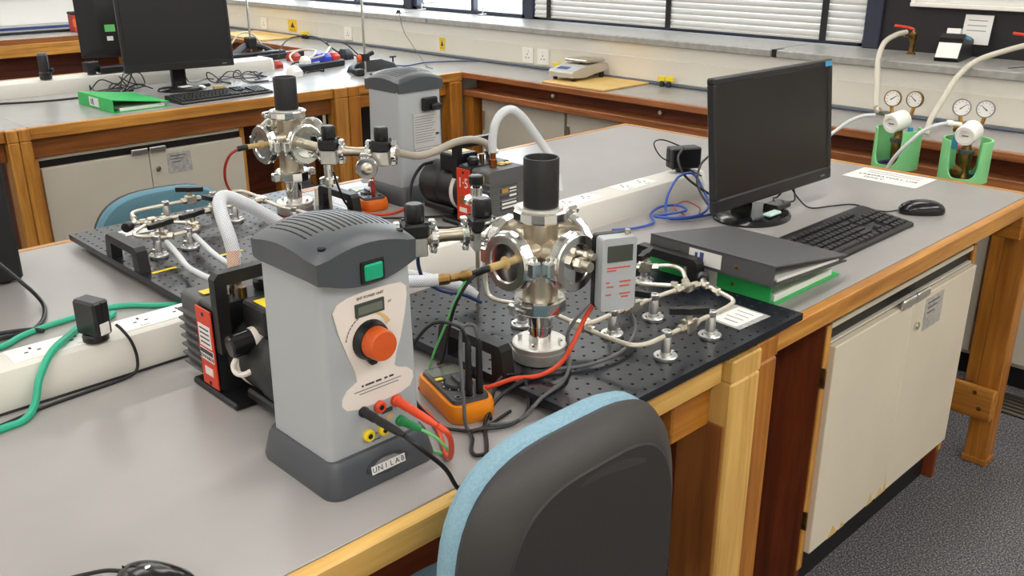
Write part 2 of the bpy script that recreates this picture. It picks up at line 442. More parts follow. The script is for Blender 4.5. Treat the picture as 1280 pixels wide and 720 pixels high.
# chrome stays on the open window
for y in (4.48, 5.08):
    s = MB().cyl((XG - .03, y, T + .232), (XG - .03, y, T + .275), .006, n=10).box(XG - .06, XG - .0, y - .012, y + .012, T + .226, T + .236, .002)
    s.cyl((XG - .03, y, T + .27), (XG - .03, y - .16, T + .285), .005, n=8)
    s.part('window_stay', 'steel', w2)
# venetian blind
bl = empty('venetian_blind', 'off-white venetian blind with dark ladder tapes hanging behind the monitor', 'blind', (XG - .028, 3.0, T + .25))
z = .02
prof = [(-.012 + .024 * i / 5, .0) for i in range(6)]
def slat_mesh(y0, y1):
    m = MB(); ring = []
    for i in range(7):
        t = i / 6 - .5
        ring.append((-.006 * (1 - 4 * t * t) + .006 * t, t * .031))
    v = [(x, y, zz) for y in (y0, y1) for (x, zz) in ring] + [(x + .0008, y, zz) for y in (y0, y1) for (x, zz) in ring]
    fs = []
    for i in range(6): fs.append((i, i + 1, i + 8, i + 7)); fs.append((14 + i, 14 + i + 7, 14 + i + 8, 14 + i + 1))
    fs += [(0, 7, 21, 14), (6, 20, 27, 13)]
    return m.add(v, fs).mesh('slat', 'blind_white', 60)
sm = slat_mesh(-1.018, 1.02)
k = 0
while z < 1.05:
    o = bpy.data.objects.new('slat', sm); COL.objects.link(o); o.parent = bl; o.location = (0, 0, z); z += .0298; k += 1
MB().box(-.012, .012, -1.018, 1.02, -.006, .006, .003).part('bottom_rail', 'blind_white', bl)
MB().box(-.02, .02, -.99, 1.03, 1.05, 1.09, .004).part('head_rail', 'blind_white', bl)
for y in (.90, .045, -.83):
    MB().box(-.016, -.0125, y - .016, y + .016, -.006, 1.06).part('ladder_tape', 'black_satin', bl)
# ceiling luminaires
for i, (x, y) in enumerate(LAMPS):
    lo = empty('ceiling_light', 'long ceiling light with white diffuser', 'light', (x, y, CEIL), 0, 'ceiling lights')
    MB().box(-.64, .64, -.19, .19, -.05, 0, .005).part('housing', 'ceiling_white', lo)
    MB().box(-.61, .61, -.16, .16, -.062, -.05, .004).part('diffuser', 'lamp_diffuser', lo)
# white board over the dark panel
wb = empty('notice_board', 'white board mounted high on the dark panel', 'board', (XG - .03, 1.0, T + .43))
MB().box(-.022, -.006, -2.2, .76, 0, .9, .003).part('board_face', 'white_plastic', wb)
MB().box(-.03, 0, -2.22, .78, -.018, .0, .003).part('bottom_rail', 'band_cream', wb)
MB().box(-.026, -.0, .76, .78, 0, .92, .003).part('side_rail', 'band_cream', wb)
MB().box(-.0232, -.022, -.3, .22, .02, .5).part('posted_sheet', 'paper', wb)
MB().box(-.0232, -.022, .24, .70, .02, .5).part('posted_sheet', 'paper', wb)

# ================================================================== BENCHES
def box_obj(name, m, parent, *b, c=.003, label=None): return MB().box(*b, c).part(name, m, parent, label)
# ---- island, two benches end to end
IY0, IY1, IX1 = .81, 2.337, 2.89
def bench(label, x0, x1, frames, name='lab_bench', y0=IY0, y1=IY1, lam='laminate', end=False, lip=.025):
    b = empty(name, label, 'bench', (0, 0, 0))
    box_obj('worktop', lam, b, x0, x1 - (lip if end else 0), y0 + lip, y1 - lip, T - .035, T, c=.001)
    return b
bA = bench('near island bench with grey top carrying the front power unit', -.7, 1.398, ())
bB = bench('far half of the island bench with grey top under the monitor and keyboard', 1.399, IX1, (), end=True)
box_obj('edge_strip', 'pale_oak_x', bA, -.7, 1.300, IY0, IY0 + .024, T - .044, T + .0005)
box_obj('edge_strip', 'oak_x', bA, -.7, 1.300, IY1 - .024, IY1, T - .044, T + .0005)
box_obj('edge_strip', 'oak_x', bB, 1.480, IX1, IY0, IY0 + .024, T - .044, T + .0005)
box_obj('edge_strip', 'oak_x', bB, 1.480, IX1, IY1 - .024, IY1, T - .044, T + .0005)
box_obj('edge_strip', 'oak_y', bB, IX1 - .024, IX1, IY0 + .025, IY1 - .025, T - .044, T + .0005)
for ya, yb in ((.792, .90), (2.245, 2.352)):
    ha, hb = (ya, .8345) if ya < 1 else (2.3125, yb)
    box_obj('leg', 'pale_oak_z', bA, 1.305, 1.398, ya, yb, 0, T - .044, c=.004)
    box_obj('leg', 'amber_z', bB, 1.4, 1.476, ya + .012, yb, 0, T - .044, c=.004)
    box_obj('leg_head', 'pale_oak_z', bA, 1.305, 1.398, ha, hb, T - .0435, T + .0005)
    box_obj('leg_head', 'amber_z', bB, 1.4, 1.476, ha + (.012 if ya < 1 else 0), hb, T - .0435, T + .0005)
    box_obj('leg', 'oak_z', bA, -.66, -.57, ya, yb, 0, T - .05, c=.004)
    box_obj('leg', 'amber_z', bB, 2.83, 2.893, *((.797, .865) if ya < 1 else (2.28, 2.35)), .02, T - .045, c=.004)
    box_obj('leg_foot', 'amber_z', bB, 2.826, 2.897, *((.793, .869) if ya < 1 else (2.276, 2.354)), 0, .022, c=.003)
box_obj('leg_side', 'umber_z', bA, 1.2995, 1.3055, .80, .896, 0, T - .13, c=.001)
box_obj('corner_block', 'amber_x', bA, 1.19, 1.302, .832, .89, T - .135, T - .044)
box_obj('lower_rail', 'oak_y', bB, 2.80, 2.829, .80, 2.33, .165, .265)
box_obj('upper_rail', 'amber_y', bB, 2.80, 2.829, .815, 2.33, T - .12, T - .046)
for y, z in ((.865, .20), (.885, .25)):
    MB().cyl((2.801, y - .03, z), (2.7985, y - .03, z), .007, n=10).part('screw', 'old_brass', bB)
box_obj('lower_rail', 'oak_y', bA, 1.33, 1.37, .9, 2.245, .175, .275)
box_obj('apron', 'umber_x', bA, -.57, 1.30, .90, .925, T - .10, T - .036)
box_obj('apron', 'umber_x', bB, 1.48, 1.83, .93, .95, T - .10, T - .036)
box_obj('divider', 'mahogany_x', bA, -.57, 1.30, 1.55, 1.58, .06, T - .04)
box_obj('divider', 'mahogany_x', bB, 1.48, 2.70, 1.55, 1.58, .06, T - .04)
# ---- cupboards
def cupboard(label, x0, x1, yf, yb, ztop, zdoor, door_m, side_m, split=.5, sticker=True, worn=False, name='base_cabinet'):
    c = empty(name, label, 'cabinet', ((x0 + x1) / 2, (yf + yb) / 2, 0))
    ox, oy = (x0 + x1) / 2, (yf + yb) / 2
    def bx(n, m, a, b, y0, y1, z0, z1, cc=.0015, par=c): return MB().box(a - ox, b - ox, y0 - oy, y1 - oy, z0, z1, cc).part(n, m, par)
    bx('side_panel', side_m, x0, x0 + .02, yf, yb, 0.0, ztop); bx('side_panel', side_m, x1 - .02, x1, yf, yb, .0, ztop)
    bx('back_panel', side_m, x0 + .02, x1 - .02, yb - .012, yb, .1, ztop)
    bx('floor_panel', side_m, x0 + .02, x1 - .02, yf + .02, yb - .012, .14, .155)
    bx('edge_lipping', 'oak_z', x0 - .0005, x0 + .0205, yf - .006, yf, .10, ztop)
    bx('edge_lipping', 'oak_z', x1 - .0205, x1 + .0005, yf - .006, yf, .10, ztop)
    bx('plinth', 'black_plastic', x0 + .021, x1 - .021, yf + .03, yf + .045, 0, .15)
    bx('top_rail', 'door_cream', x0 + .021, x1 - .021, yf - .004, yf + .02, ztop - .014, ztop)
    bx('shadow_gap_strip', 'black_plastic', x0 + .021, x1 - .021, yf + .004, yf + .02, ztop - .045, ztop - .014)
    bx('lower_rail', 'door_grey', x0 + .021, x1 - .021, yf - .004, yf + .02, zdoor + .001, ztop - .045)
    xs = x0 + .021 + (x1 - x0 - .042) * split
    for k, (a, b) in enumerate(((x0 + .021, xs - .0015), (xs + .0015, x1 - .021))):
        d = bx('door', door_m, a, b, yf - .02, yf - .001, .145, zdoor, .002)
        hx = (b - .075, b - .002) if k == 0 else (a + .002, a + .075)
        bx('pull_handle', 'satin_alu', hx[0], hx[1], yf - .028, yf - .018, zdoor - .004, zdoor + .022, .003, d)
        if k == 1:
            MB().cyl((a + .03 - ox, yf - .021 - oy, zdoor - .075), (a + .03 - ox, yf - .027 - oy, zdoor - .075), .011, n=16).cyl((a + .03 - ox, yf - .027 - oy, zdoor - .075), (a + .03 - ox, yf - .029 - oy, zdoor - .075), .007, n=12).part('lock', 'steel', d)
            if sticker:
                s = bx('label_sticker', 'foil_label', a + .075, a + .185, yf - .0212, yf - .0198, zdoor - .105, zdoor - .015, 0, d)
                for q, ww in enumerate((.07, .06, .045)): bx('printed_line', 'ink', a + .09, a + .09 + ww, yf - .0216, yf - .0211, zdoor - .032 - q * .014, zdoor - .029 - q * .014, 0, d)
    for zz in (.22, zdoor - .1):
        bx('hinge', 'old_brass', x0 - .002, x0 + .004, yf - .014, yf - .001, zz, zz + .05)
    return c
cabB = cupboard('cream two-door cupboard with mahogany side under the monitor bench', 1.825, 2.665, .885, 1.545, T - .112, T - .165, 'door_cream', 'mahogany_z')
for px_, w_, h_ in ((1.93, .05, .030), (1.99, .03, .018), (2.14, .035, .034), (2.19, .045, .024), (2.235, .016, .045)):
    MB().prism([(px_ - 2.245, .1452), (px_ - 2.245 + w_, .1452), (px_ - 2.245 + w_ * .8, .1452 + h_ * .5), (px_ - 2.245 + w_ * .55, .1452 + h_), (px_ - 2.245 + w_ * .3, .1452 + h_ * .35)], .8645 - 1.215, .8652 - 1.215, 'xz').part('chipped_paint', 'ink_tan', cabB)
# ---- power trunking along the island
tk = empty('bench_trunking', 'white power trunking running along the middle of the island bench', 'trunking', (0, 1.487, T))
pf = [(0, 0), (0, .030), (.012, .062), (.022, .066), (.085, .066), (.165, .03), (.165, 0)]
MB().prism(pf, -.7, 1.02, 'yz').part('trunking_body', 'white_trunk', tk)
MB().prism(pf, 1.023, 2.20, 'yz').part('trunking_body', 'white_trunk', tk)
MB().prism([(-.002, -.0), (-.002, .031), (.011, .064), (.021, .068), (.086, .068), (.167, .031), (.167, 0)], 2.20, 2.215, 'yz').part('end_cap', 'white_plastic', tk)
def tsocket(x):
    o = MB().box(x - .073, x + .073, .024, .083, .0655, .0675, .0008).part('socket_plate', 'white_plastic', tk)
    for sx in (-.036, .036):
        for dx, dy, a, b in ((0, .066, .002, .004), (-.010, .052, .003, .002), (.010, .052, .003, .002)): MB().box(x + sx + dx - a, x + sx + dx + a, dy - b, dy + b, .0674, .0678).part('pin_slot', 'hole_dark', o)
        MB().box(x + sx - .008, x + sx + .008, .030, .038, .0672, .0695, .0008).part('switch', 'white_plastic', o)
for x in (.20, .44, .62, 1.72, 1.95): tsocket(x)
# ---- second island and its return to the wall
def far_bench(name, label, x0, x1, y0, y1, wm='oak_x', lam='laminate_far'):
    b = empty(name, label, 'bench')
    box_obj('worktop', lam, b, x0, x1, y0 + .025, y1 - .02, T - .035, T, c=.001)
    box_obj('edge_strip', wm, b, x0, x1, y0, y0 + .024, T - .046, T + .0005)
    box_obj('edge_strip', wm, b, x0, x1, y1 - .02, y1, T - .046, T + .0005)
    return b
J0, J1 = 3.895, 5.35
b2 = far_bench('lab_bench', 'second island bench with green binder and two monitors on top', 1.165, 2.565, J0, J1)
b2z = far_bench('lab_bench', 'bench at far left edge behind the island, joined to the green binder bench', -1.2, 1.075, J0, J1)
b2c = far_bench('lab_bench', 'corner bench joining the second island to the wall bench under the retort stand', 2.715, 3.40, J0, J1)
for xa, xb, bb, mm in ((1.077, 1.118, b2z, 'oak_z'), (1.12, 1.163, b2, 'oak_z'), (2.567, 2.64, b2, 'oak_z'), (2.643, 2.713, b2c, 'amber_z'), (3.30, 3.385, b2c, 'amber_z')):
    for ya, yb in ((J0 - .015, J0 + .07), (J1 - .07, J1 + .012)):
        box_obj('leg', mm, bb, xa, xb, ya, yb, 0, T - .047, c=.004)
        if xa < 3.2: box_obj('leg_head', mm, bb, xa, xb, ya if ya < 4.5 else J1 - .0195, J0 + .0245 if ya < 4.5 else yb, T - .0465, T + .0005)
box_obj('worktop', 'laminate_far', b2, 1.075, 1.165, J0 + .025, J1 - .02, T - .035, T, c=.001)
box_obj('worktop', 'laminate_far', b2c, 2.565, 2.715, J0 + .025, J1 - .02, T - .035, T, c=.001)
box_obj('apron', 'umber_x', b2, 1.165, 2.565, J0 + .03, J0 + .05, T - .125, T - .047)
box_obj('apron', 'amber_x', b2c, 2.715, 3.30, J0 + .02, J0 + .04, T - .115, T - .047)
box_obj('apron', 'umber_x', b2z, -1.2, 1.075, J0 + .03, J0 + .05, T - .125, T - .047)
cupboard('grey-cream double cupboard with printed sticker behind the rear chair', 1.175, 2.10, 3.955, 4.6, T - .130, T - .175, 'door_grey', 'mahogany_z')
box_obj('divider', 'mahogany_x', b2, 2.12, 2.56, 4.45, 4.48, .02, T - .05)
box_obj('divider', 'black_panel', b2c, 2.72, 3.29, 4.2, 4.22, .0, T - .04)
box_obj('support_post', 'amber_z', b2, 2.30, 2.40, 4.0, 4.06, 0, T - .05)
tk2 = empty('bench_trunking', 'white power trunking on the second island behind the two far monitors', 'trunking', (0, 4.69, T))
MB().prism([(0, 0), (0, .034), (.012, .06), (.15, .062), (.165, .03), (.165, 0)], .2, 2.705, 'yz').part('trunking_body', 'white_trunk', tk2)
MB().prism([(-.002, 0), (-.002, .036), (.012, .063), (.15, .065), (.168, .03), (.168, 0)], 2.705, 2.718, 'yz').part('end_cap', 'white_plastic', tk2)
# ---- wall bench under the window
wbn = empty('wall_bench', 'long wall bench with teak front below the window sill', 'bench')
for a, b in ((-1.9, 2.05), (2.05, J0 + .02), (J1, 8.7)):
    box_obj('worktop', 'laminate_far', wbn, XF + .025, 3.80, a, b, T - .035, T - .0005, c=.001)
    box_obj('edge_strip', 'teak_y', wbn, XF, XF + .024, a, b, T - .03, T, c=.003)
box_obj('worktop', 'laminate_far', wbn, 3.40, 3.80, J0 + .02, J1, T - .035, T - .0005, c=.001)
box_obj('recess_board', 'mahogany_y', wbn, XF + .10, XF + .115, -1.9, J0, T - .11, T - .035)
box_obj('recess_board', 'mahogany_y', wbn, XF + .10, XF + .115, J1, 8.7, T - .11, T - .035)
box_obj('shelf_rail', 'teak_y', wbn, XF - .002, XF + .10, -1.9, J0, T - .125, T - .093)
box_obj('shelf_rail', 'teak_y', wbn, XF - .002, XF + .10, J1, 8.7, T - .125, T - .093)
for y in (3.86, 2.1, 1.05, -.1):
    box_obj('bench_post', 'amber_z', wbn, XF + .01, XF + .09, y - .035, y + .035, 0, T - .126)
for y in (3.3, 2.62, 1.5):
    MB().lathe([(.0, 0), (.006, .001), (.005, .004), (.011, .01), (.009, .016), (0, .018)], 14, (XF + .10, y, T - .07), (-1, 0, 0)).part('knob', 'white_plastic', wbn)
def wall_cupboard(label, y0, y1):
    c = empty('base_cabinet', label, 'cabinet', (XF + .05, (y0 + y1) / 2, 0)); h = (y1 - y0) / 2
    MB().box(.02, .36, -h + .002, h - .002, .08, T - .128, .002).part('carcass', 'door_grey', c)
    d = MB().box(0, .018, -h + .004, h - .004, .10, T - .130, .002).part('door', 'door_grey', c)
    MB().box(-.008, 0, h - .03, h - .012, T - .30, T - .20, .002).part('pull_handle', 'satin_alu', d)
    MB().box(.03, .05, -h, h, 0, .08).part('plinth', 'black_plastic', c)
for lab, a, b in (('cream cupboard door below the wall bench, right behind the clear hose arch', 3.18, 3.80), ('cream cupboard under the balance mat, left of the teak post', 2.15, 3.17), ('cream cupboard in the gap behind the gas regulators', 1.1, 2.06), ('cream cupboard seen past the right-hand bench leg', -.06, 1.0)):
    wall_cupboard(lab, a, b)
g = empty('floor_grille', 'striped metal vent grille on the floor below the wall bench', 'grille', (3.32, .6, 0))
MB().box(-.08, .08, -1.2, 1.6, 0, .004).part('grille_tray', 'hole_dark', g)
for i in range(6): MB().box(-.078 + i * .028, -.066 + i * .028, -1.2, 1.6, .003, .009).part('grille_bar', 'nickel', g)
# ---- third bench by the far wall
b3 = empty('lab_bench', 'wooden bench along the far wall at the top left corner', 'bench')
box_obj('worktop', 'laminate_far', b3, -2.4, 3.38, 7.46, 8.66, T - .035, T, c=.001)
box_obj('edge_strip', 'umber_x', b3, -2.4, 3.38, 7.435, 7.459, T - .035, T + .001)
box_obj('apron', 'oak_x', b3, -2.4, 3.38, 7.43, 7.46, T - .125, T - .036)
box_obj('back_board', 'mahogany_x', b3, -2.4, 3.38, 7.75, 7.78, .02, T - .036)
for x in (-1.2, .3, 1.9, 3.0): box_obj('leg', 'oak_z', b3, x, x + .08, 7.45, 7.53, 0, T - .126)
# ================================================================== VACUUM RIGS ON THE ISLAND
ROT2 = Matrix.Translation((2.256, 3.066, 0)) @ Matrix.Rotation(PI, 4, 'Z')      # the rear rig is the front one turned round
def turned(src, label, M=ROT2, group=None):
    c = copy_tree(src); c.matrix_world = M @ src.matrix_basis
    c['label'] = label
    if group: c['group'] = group
    return c
BZ = T + .03
# ---- optical breadboard
bb = empty('optical_breadboard', 'black drilled metal breadboard at the bench front under the silver vacuum chamber', 'breadboard', (1.23, 1.09, T), 0, 'drilled breadboards')
m = MB(); N = 24; p = .025; h = N * p / 2
grid = [(-h + i * p, -h + j * p, .03) for j in range(N + 1) for i in range(N + 1)]
m.v = list(grid)
for j in range(N):
    for i in range(N):
        c = [j * 25 + i, j * 25 + i + 1, (j + 1) * 25 + i + 1, (j + 1) * 25 + i]     # SW SE NE NW
        cx, cy = -h + (i + .5) * p, -h + (j + .5) * p; o = len(m.v)
        for zz, rr in ((.03, .0034), (.029, .0028), (.021, .0028)):
            for k in range(8): m.v.append((cx + rr * math.cos(k * PI / 4), cy + rr * math.sin(k * PI / 4), zz))
        O = lambda k, l=0: o + l * 8 + k % 8
        for f in ((c[1], c[2], O(1), O(0), O(7)), (c[2], c[3], O(3), O(2), O(1)), (c[3], c[0], O(5), O(4), O(3)), (c[0], c[1], O(7), O(6), O(5))):
            m.f.append(f); m.m.append(0)
        for k in range(8):
            m.f.append((O(k), O(k + 1), O(k + 1, 1), O(k, 1))); m.m.append(0)
            m.f.append((O(k, 1), O(k + 1, 1), O(k + 1, 2), O(k, 2))); m.m.append(1)
        m.f.append(tuple(O(k, 2) for k in range(8))); m.m.append(1)
o = len(m.v); m.v += [(-h, -h, .016), (h, -h, .016), (h, h, .016), (-h, h, .016)]
SW, SE, NE, NW = 0, 24, 25 * 25 - 1, 24 * 25
m.f.append((o + 3, o + 2, o + 1, o)); m.m.append(0)
m.f.append(tuple([o, o + 1] + [i for i in range(24, -1, -1)])); m.m.append(0)
m.f.append(tuple([o + 1, o + 2] + [24 + 25 * j for j in range(24, -1, -1)])); m.m.append(0)
m.f.append(tuple([o + 2, o + 3] + [NW + i for i in range(0, 25)])); m.m.append(0)
m.f.append(tuple([o + 3, o] + [25 * j for j in range(0, 25)])); m.m.append(0)
m.part('plate', ['board_black', 'hole_dark'], bb)
for sx in (-.26, .26):
    for sy in (-.26, .26): MB().lathe([(.014, 0), (.016, .003), (.013, .016)], 16, (sx, sy, 0)).part('rubber_foot', 'rubber', bb)
def handle(x, y0, L):
    pr = [(0, 0), (.030, 0), (.032, .036), (L - .032, .036), (L - .030, 0), (L, 0), (L - .008, .046), (L - .016, .054), (.016, .054), (.008, .046)]
    hd = MB().prism([(y0 + a, .03 + b) for a, b in pr], x - .012, x + .012, 'yz').part('carry_handle', 'black_plastic', bb)
    for yy in (y0 + .013, y0 + L - .013):
        MB().box(x - .0085, x + .0085, yy - .008, yy + .008, .034, .06, .001).part('hollow_insert', 'hole_dark', hd)
    return hd
handle(-.288, -.112, .170); handle(.286, -.080, .176)
bb2 = turned(bb, 'black drilled metal breadboard at the far left side of the island', group='drilled breadboards')
def tape(x, y, a, lab, w=.055, d=.010, m='yellow'):
    t = MB().box(-w / 2, w / 2, -d / 2, d / 2, 0, .0006).thing('tape_strip', m, lab, 'tape')
    t.location = (x, y, BZ + .0004); t.rotation_euler[2] = a; return t
tape(.775, 1.868, .05, 'yellow tape strip on the far left breadboard below its black handle')
tape(.935, 1.874, .05, 'yellow tape strip on the far left breadboard beside the braided hose')
def card(x, y, a, w, d, lab, z=BZ, lines=3, col='soft_ink', sleeve=False):
    c = empty('label_card', lab, 'label', (x, y, z + .0004), a)
    if sleeve: MB().box(-w / 2 - .012, w / 2 + .012, -d / 2 - .006, d / 2 + .006, 0, .0005).part('plastic_sleeve', 'foil_label', c)
    MB().box(-w / 2, w / 2, -d / 2, d / 2, .0003, .001).part('card', 'paper', c)
    for i in range(lines):
        yy = d / 2 - d * (i + 1) / (lines + 1)
        MB().box(-w * .34, w * (.2 + .14 * (i % 2)), yy - .0012, yy + .0012, .001, .0013).part('printed_line', col if i else 'ink_blue', c)
    return c
card(1.425, .866, PI / 2 * .97, .055, .085, 'white printed card in clear sleeve on the front breadboard corner', lines=4, sleeve=True)
card(.835, 2.185, PI / 2, .05, .10, 'white printed card on the far left breadboard behind its handle', lines=2)

# ---- vacuum chamber (six-way cross on a round base)
def clamp_ring(mb, c, d, r, w, m=0, lobes=True):
    """aluminium clamp: scalloped ring with hinge lugs and a bolt"""
    prof = [(r * .80, -w * .5), (r * .96, -w * .5), (r, -w * .34), (r, w * .34), (r * .96, w * .5), (r * .80, w * .5)]
    mb.lathe(prof, 40, c, d, m)
def chamber(label, M=None, cap=True):
    c = empty('vacuum_chamber', label, 'vacuum chamber', (1.036, 1.003, T), 0, 'vacuum chambers')
    base = MB().lathe([(.044, .03), (.047, .032), (.047, .049), (.0445, .050), (.0445, .0515), (.047, .0525), (.047, .059), (.045, .061), (.0, .061)], 40).part('base_flange', 'brushed_steel', c)
    for k in range(4):
        a = k * PI / 2 + .5
        MB().cyl((.035 * math.cos(a), .035 * math.sin(a), .061), (.035 * math.cos(a), .035 * math.sin(a), .067), .0042, n=6).part('bolt', 'bright_steel', base)
    MB().lathe([(.0195, .061), (.0195, .088), (.0190, .0885), (.0190, .0895), (.0195, .09), (.0195, .122)], 28).part('support_column', 'bright_steel', c)
    lc = MB(); lc.lathe([(.028, .117), (.041, .117), (.044, .120), (.044, .139), (.041, .142), (.028, .142)], 12)
    lo = lc.part('lower_clamp', 'bright_steel', c, smooth=20)
    MB().box(-.060, -.038, .0, .016, .119, .140, .003).part('clamp_lug', 'steel', lo)
    MB().cyl((-.052, .022, .130), (-.052, -.016, .130), .0035, n=10).part('clamp_bolt', 'steel', lo)
    MB().box(.038, .058, -.008, .008, .119, .140, .003).part('clamp_lug', 'steel', lo)
    body = MB().lathe([(.030, .140), (.0295, .152), (.0285, .165), (.028, .18), (.028, .276)], 36)
    ZC = .217
    for d in ((1, 0, 0), (-1, 0, 0), (0, 1, 0), (0, -1, 0)):
        body.lathe([(.027, 0), (.027, .058), (.034, .060), (.034, .066)], 30, (0, 0, ZC), d)
    body.part('cross_body', 'cross_steel', c)
    tc = MB().lathe([(.028, .274), (.044, .274), (.046, .277), (.046, .290), (.044, .293), (.028, .293)], 14)
    to = tc.part('top_clamp', 'bright_steel', c, smooth=20)
    MB().box(.030, .056, -.030, -.012, .276, .291, .003).part('clamp_lug', 'steel', to)
    MB().cyl((.050, -.034, .2835), (.050, -.006, .2835), .0035, n=10).part('clamp_bolt', 'steel', to)
    MB().lathe([(.0, .291), (.036, .291), (.036, .2955), (.0, .2955)], 30).part('blank_plate', 'brushed_steel', c)
    for d, nm in (((-1, 0, 0), 'port_flange'), ((0, -1, 0), 'port_flange'), ((1, 0, 0), 'port_flange'), ((0, 1, 0), 'port_flange')):
        D = Vector(d)
        fl = MB().lathe([(.030, .060), (.045, .060), (.047, .064), (.047, .078), (.045, .082), (.033, .082), (.031, .079), (.022, .074), (.0, .073)], 40, (0, 0, ZC), d)
        fo = fl.part(nm, 'steel', c)
        cl = MB().lathe([(.040, .059), (.0475, .0595), (.0495, .0635), (.0495, .0745), (.0475, .0785), (.040, .079)], 16, (0, 0, ZC), d)
        co = cl.part('port_clamp', 'bright_steel', c, smooth=18)
        S = Vector((-d[1], d[0], 0))
        for sgn in (1, -1):
            q = D * .069 + S * (.054 * sgn) + Vector((0, 0, ZC))
            lg = MB().at(Matrix.Translation(q) @ Matrix.Rotation(math.atan2(d[1], d[0]), 4, 'Z'))
            lg.box(-.009, .009, -.008, .008, -.013, .013, .003)
            lg.part('clamp_lug', 'steel', co)
            MB().cyl(q + Vector((0, 0, -.02)) + S * (.001 * sgn), q + Vector((0, 0, .02)) + S * (.001 * sgn), .0036, n=10).part('clamp_bolt', 'bright_steel', co)
        # wing nut on one side
    ft = MB().lathe([(.0, 0), (.011, 0), (.011, .006), (.0062, .008), (.0062, .040), (.0, .040)], 20, (-.074, 0, ZC), (-1, 0, 0)).part('feedthrough', 'peek_tan', c)
    if cap:
        MB().lathe([(.0285, .2945), (.0285, .372), (.0275, .374), (.0255, .374), (.0245, .372), (.0245, .300), (.0, .300)], 40).part('tube_cap', 'black_plastic', c)
    st = MB()
    st.cyl((0, -.074, ZC), (0, -.108, ZC), .0085, n=14); st.cyl((0, -.082, ZC), (0, -.096, ZC), .0125, n=6)
    st.part('port_stub', 'nickel', c)
    st = MB(); st.cyl((.013, -.074, ZC + .013), (.013, -.104, ZC + .013), .006, n=12).cyl((.013, -.088, ZC + .013), (.013, -.098, ZC + .013), .009, n=6)
    st.part('port_stub', 'nickel', c)
    return c
ch = chamber('silver six-port vacuum chamber with black tube on top on the front breadboard')
ch2 = turned(ch, 'silver six-port vacuum chamber with black tube on top on the rear breadboard')
# feedthrough of the rear chamber points at the far monitor bench; one more faces the left side of the frame
MB().lathe([(.0, 0), (.011, 0), (.011, .006), (.0062, .008), (.0062, .040), (.0, .040)], 20, (.078, 0, .217), (1, 0, 0)).part('feedthrough', 'peek_tan', ch2)

# ---- valves with black knobs between chamber and pump
def small_clamp(par, p, d, r=.020, w=.013):
    P = Vector(p); D = Vector(d).normalized(); S = D.cross(Vector((0, 0, 1)))
    o = MB().lathe([(.011, -w / 2), (r * .93, -w / 2), (r, -w * .3), (r, w * .3), (r * .93, w / 2), (.011, w / 2)], 18, P, D).part('pipe_clamp', 'bright_steel', par, smooth=18)
    for sg in (1, -1):
        MB().at(Matrix.Translation(P + Vector((0, 0, sg * (r + .004))) + S * .004) @ Matrix.Rotation(math.atan2(D.y, D.x), 4, 'Z')).box(-.006, .006, -.009, .009, -.005, .005, .002).part('clamp_lug', 'steel', o)
        MB().cyl(P + Vector((0, 0, sg * (r + .004))) - S * .014, P + Vector((0, 0, sg * (r + .004))) + S * .014, .0028, n=8).part('clamp_bolt', 'steel', o)
def knob_valve(par, p, a, s=1.0):
    X = Matrix.Translation(p) @ Matrix.Rotation(a, 4, 'Z') @ Matrix.Scale(s, 4)
    b = MB().at(X).box(-.019, .019, -.016, .016, -.030, .004, .002).part('valve_block', 'brushed_steel', par)
    MB().at(X).box(-.022, .022, -.022, .022, .004, .029, .004).part('valve_housing', 'black_plastic', par)
    for sx in (-1, 1):
        for sy in (-1, 1): MB().at(X).cyl((sx * .017, sy * .017, .028), (sx * .017, sy * .017, .031), .003, n=8).part('housing_screw', 'black_satin', par)
    k = MB().at(X); n = 24; rings = []
    for z, r in ((.029, .0155), (.032, .0175), (.056, .0170), (.060, .0150)):
        rings.append([((r - (.0012 if i % 2 else 0)) * math.cos(2 * PI * i / n), (r - (.0012 if i % 2 else 0)) * math.sin(2 * PI * i / n), z) for i in range(n)])
    k.loft(rings); ko = k.part('valve_knob', 'black_plastic', par)
    MB().at(X).cyl((0, 0, .0598), (0, 0, .0612), .0125, n=20).part('knob_cap', 'grey_cable', ko)
def chain(label, pts, group='valve chains'):
    (cx, cy), (ax, ay), (bx, by) = pts; z = T + .217
    c = empty('valve_chain', label, 'valve', (ax, ay, 0), 0, group); L = lambda x, y, zz=z: Vector((x - ax, y - ay, zz))
    d1 = Vector((ax - cx, ay - cy, 0)).normalized(); d2 = Vector((bx - ax, by - ay, 0)).normalized()
    MB().cyl(L(cx, cy), L(ax, ay), .0125, n=18).part('pipe', 'cross_steel', c)
    small_clamp(c, L(ax, ay) - d1 * .026, d1)
    knob_valve(c, L(ax, ay), math.atan2(d2.y, d2.x))
    mid = L((ax + bx) / 2, (ay + by) / 2)
    MB().lathe([(.014, -.040), (.0115, -.018), (.0105, 0), (.0115, .018), (.014, .040)], 20, mid, d2).part('pipe', 'cross_steel', c)
    small_clamp(c, L(ax, ay) + d2 * .031, d2); small_clamp(c, L(bx, by) - d2 * .031, d2)
    knob_valve(c, L(bx, by), math.atan2(d2.y, d2.x))
    small_clamp(c, L(bx, by) + d2 * .03, d2)
    return c, d2
vc1, d21 = chain('pair of black-knobbed valves left of the front vacuum chamber', ((1.036, 1.085), (1.042, 1.150), (.937, 1.204)))
vc2, d22 = chain('pair of black-knobbed valves right of the rear vacuum chamber', ((1.220, 1.983), (1.220, 1.885), (1.300, 1.785)))
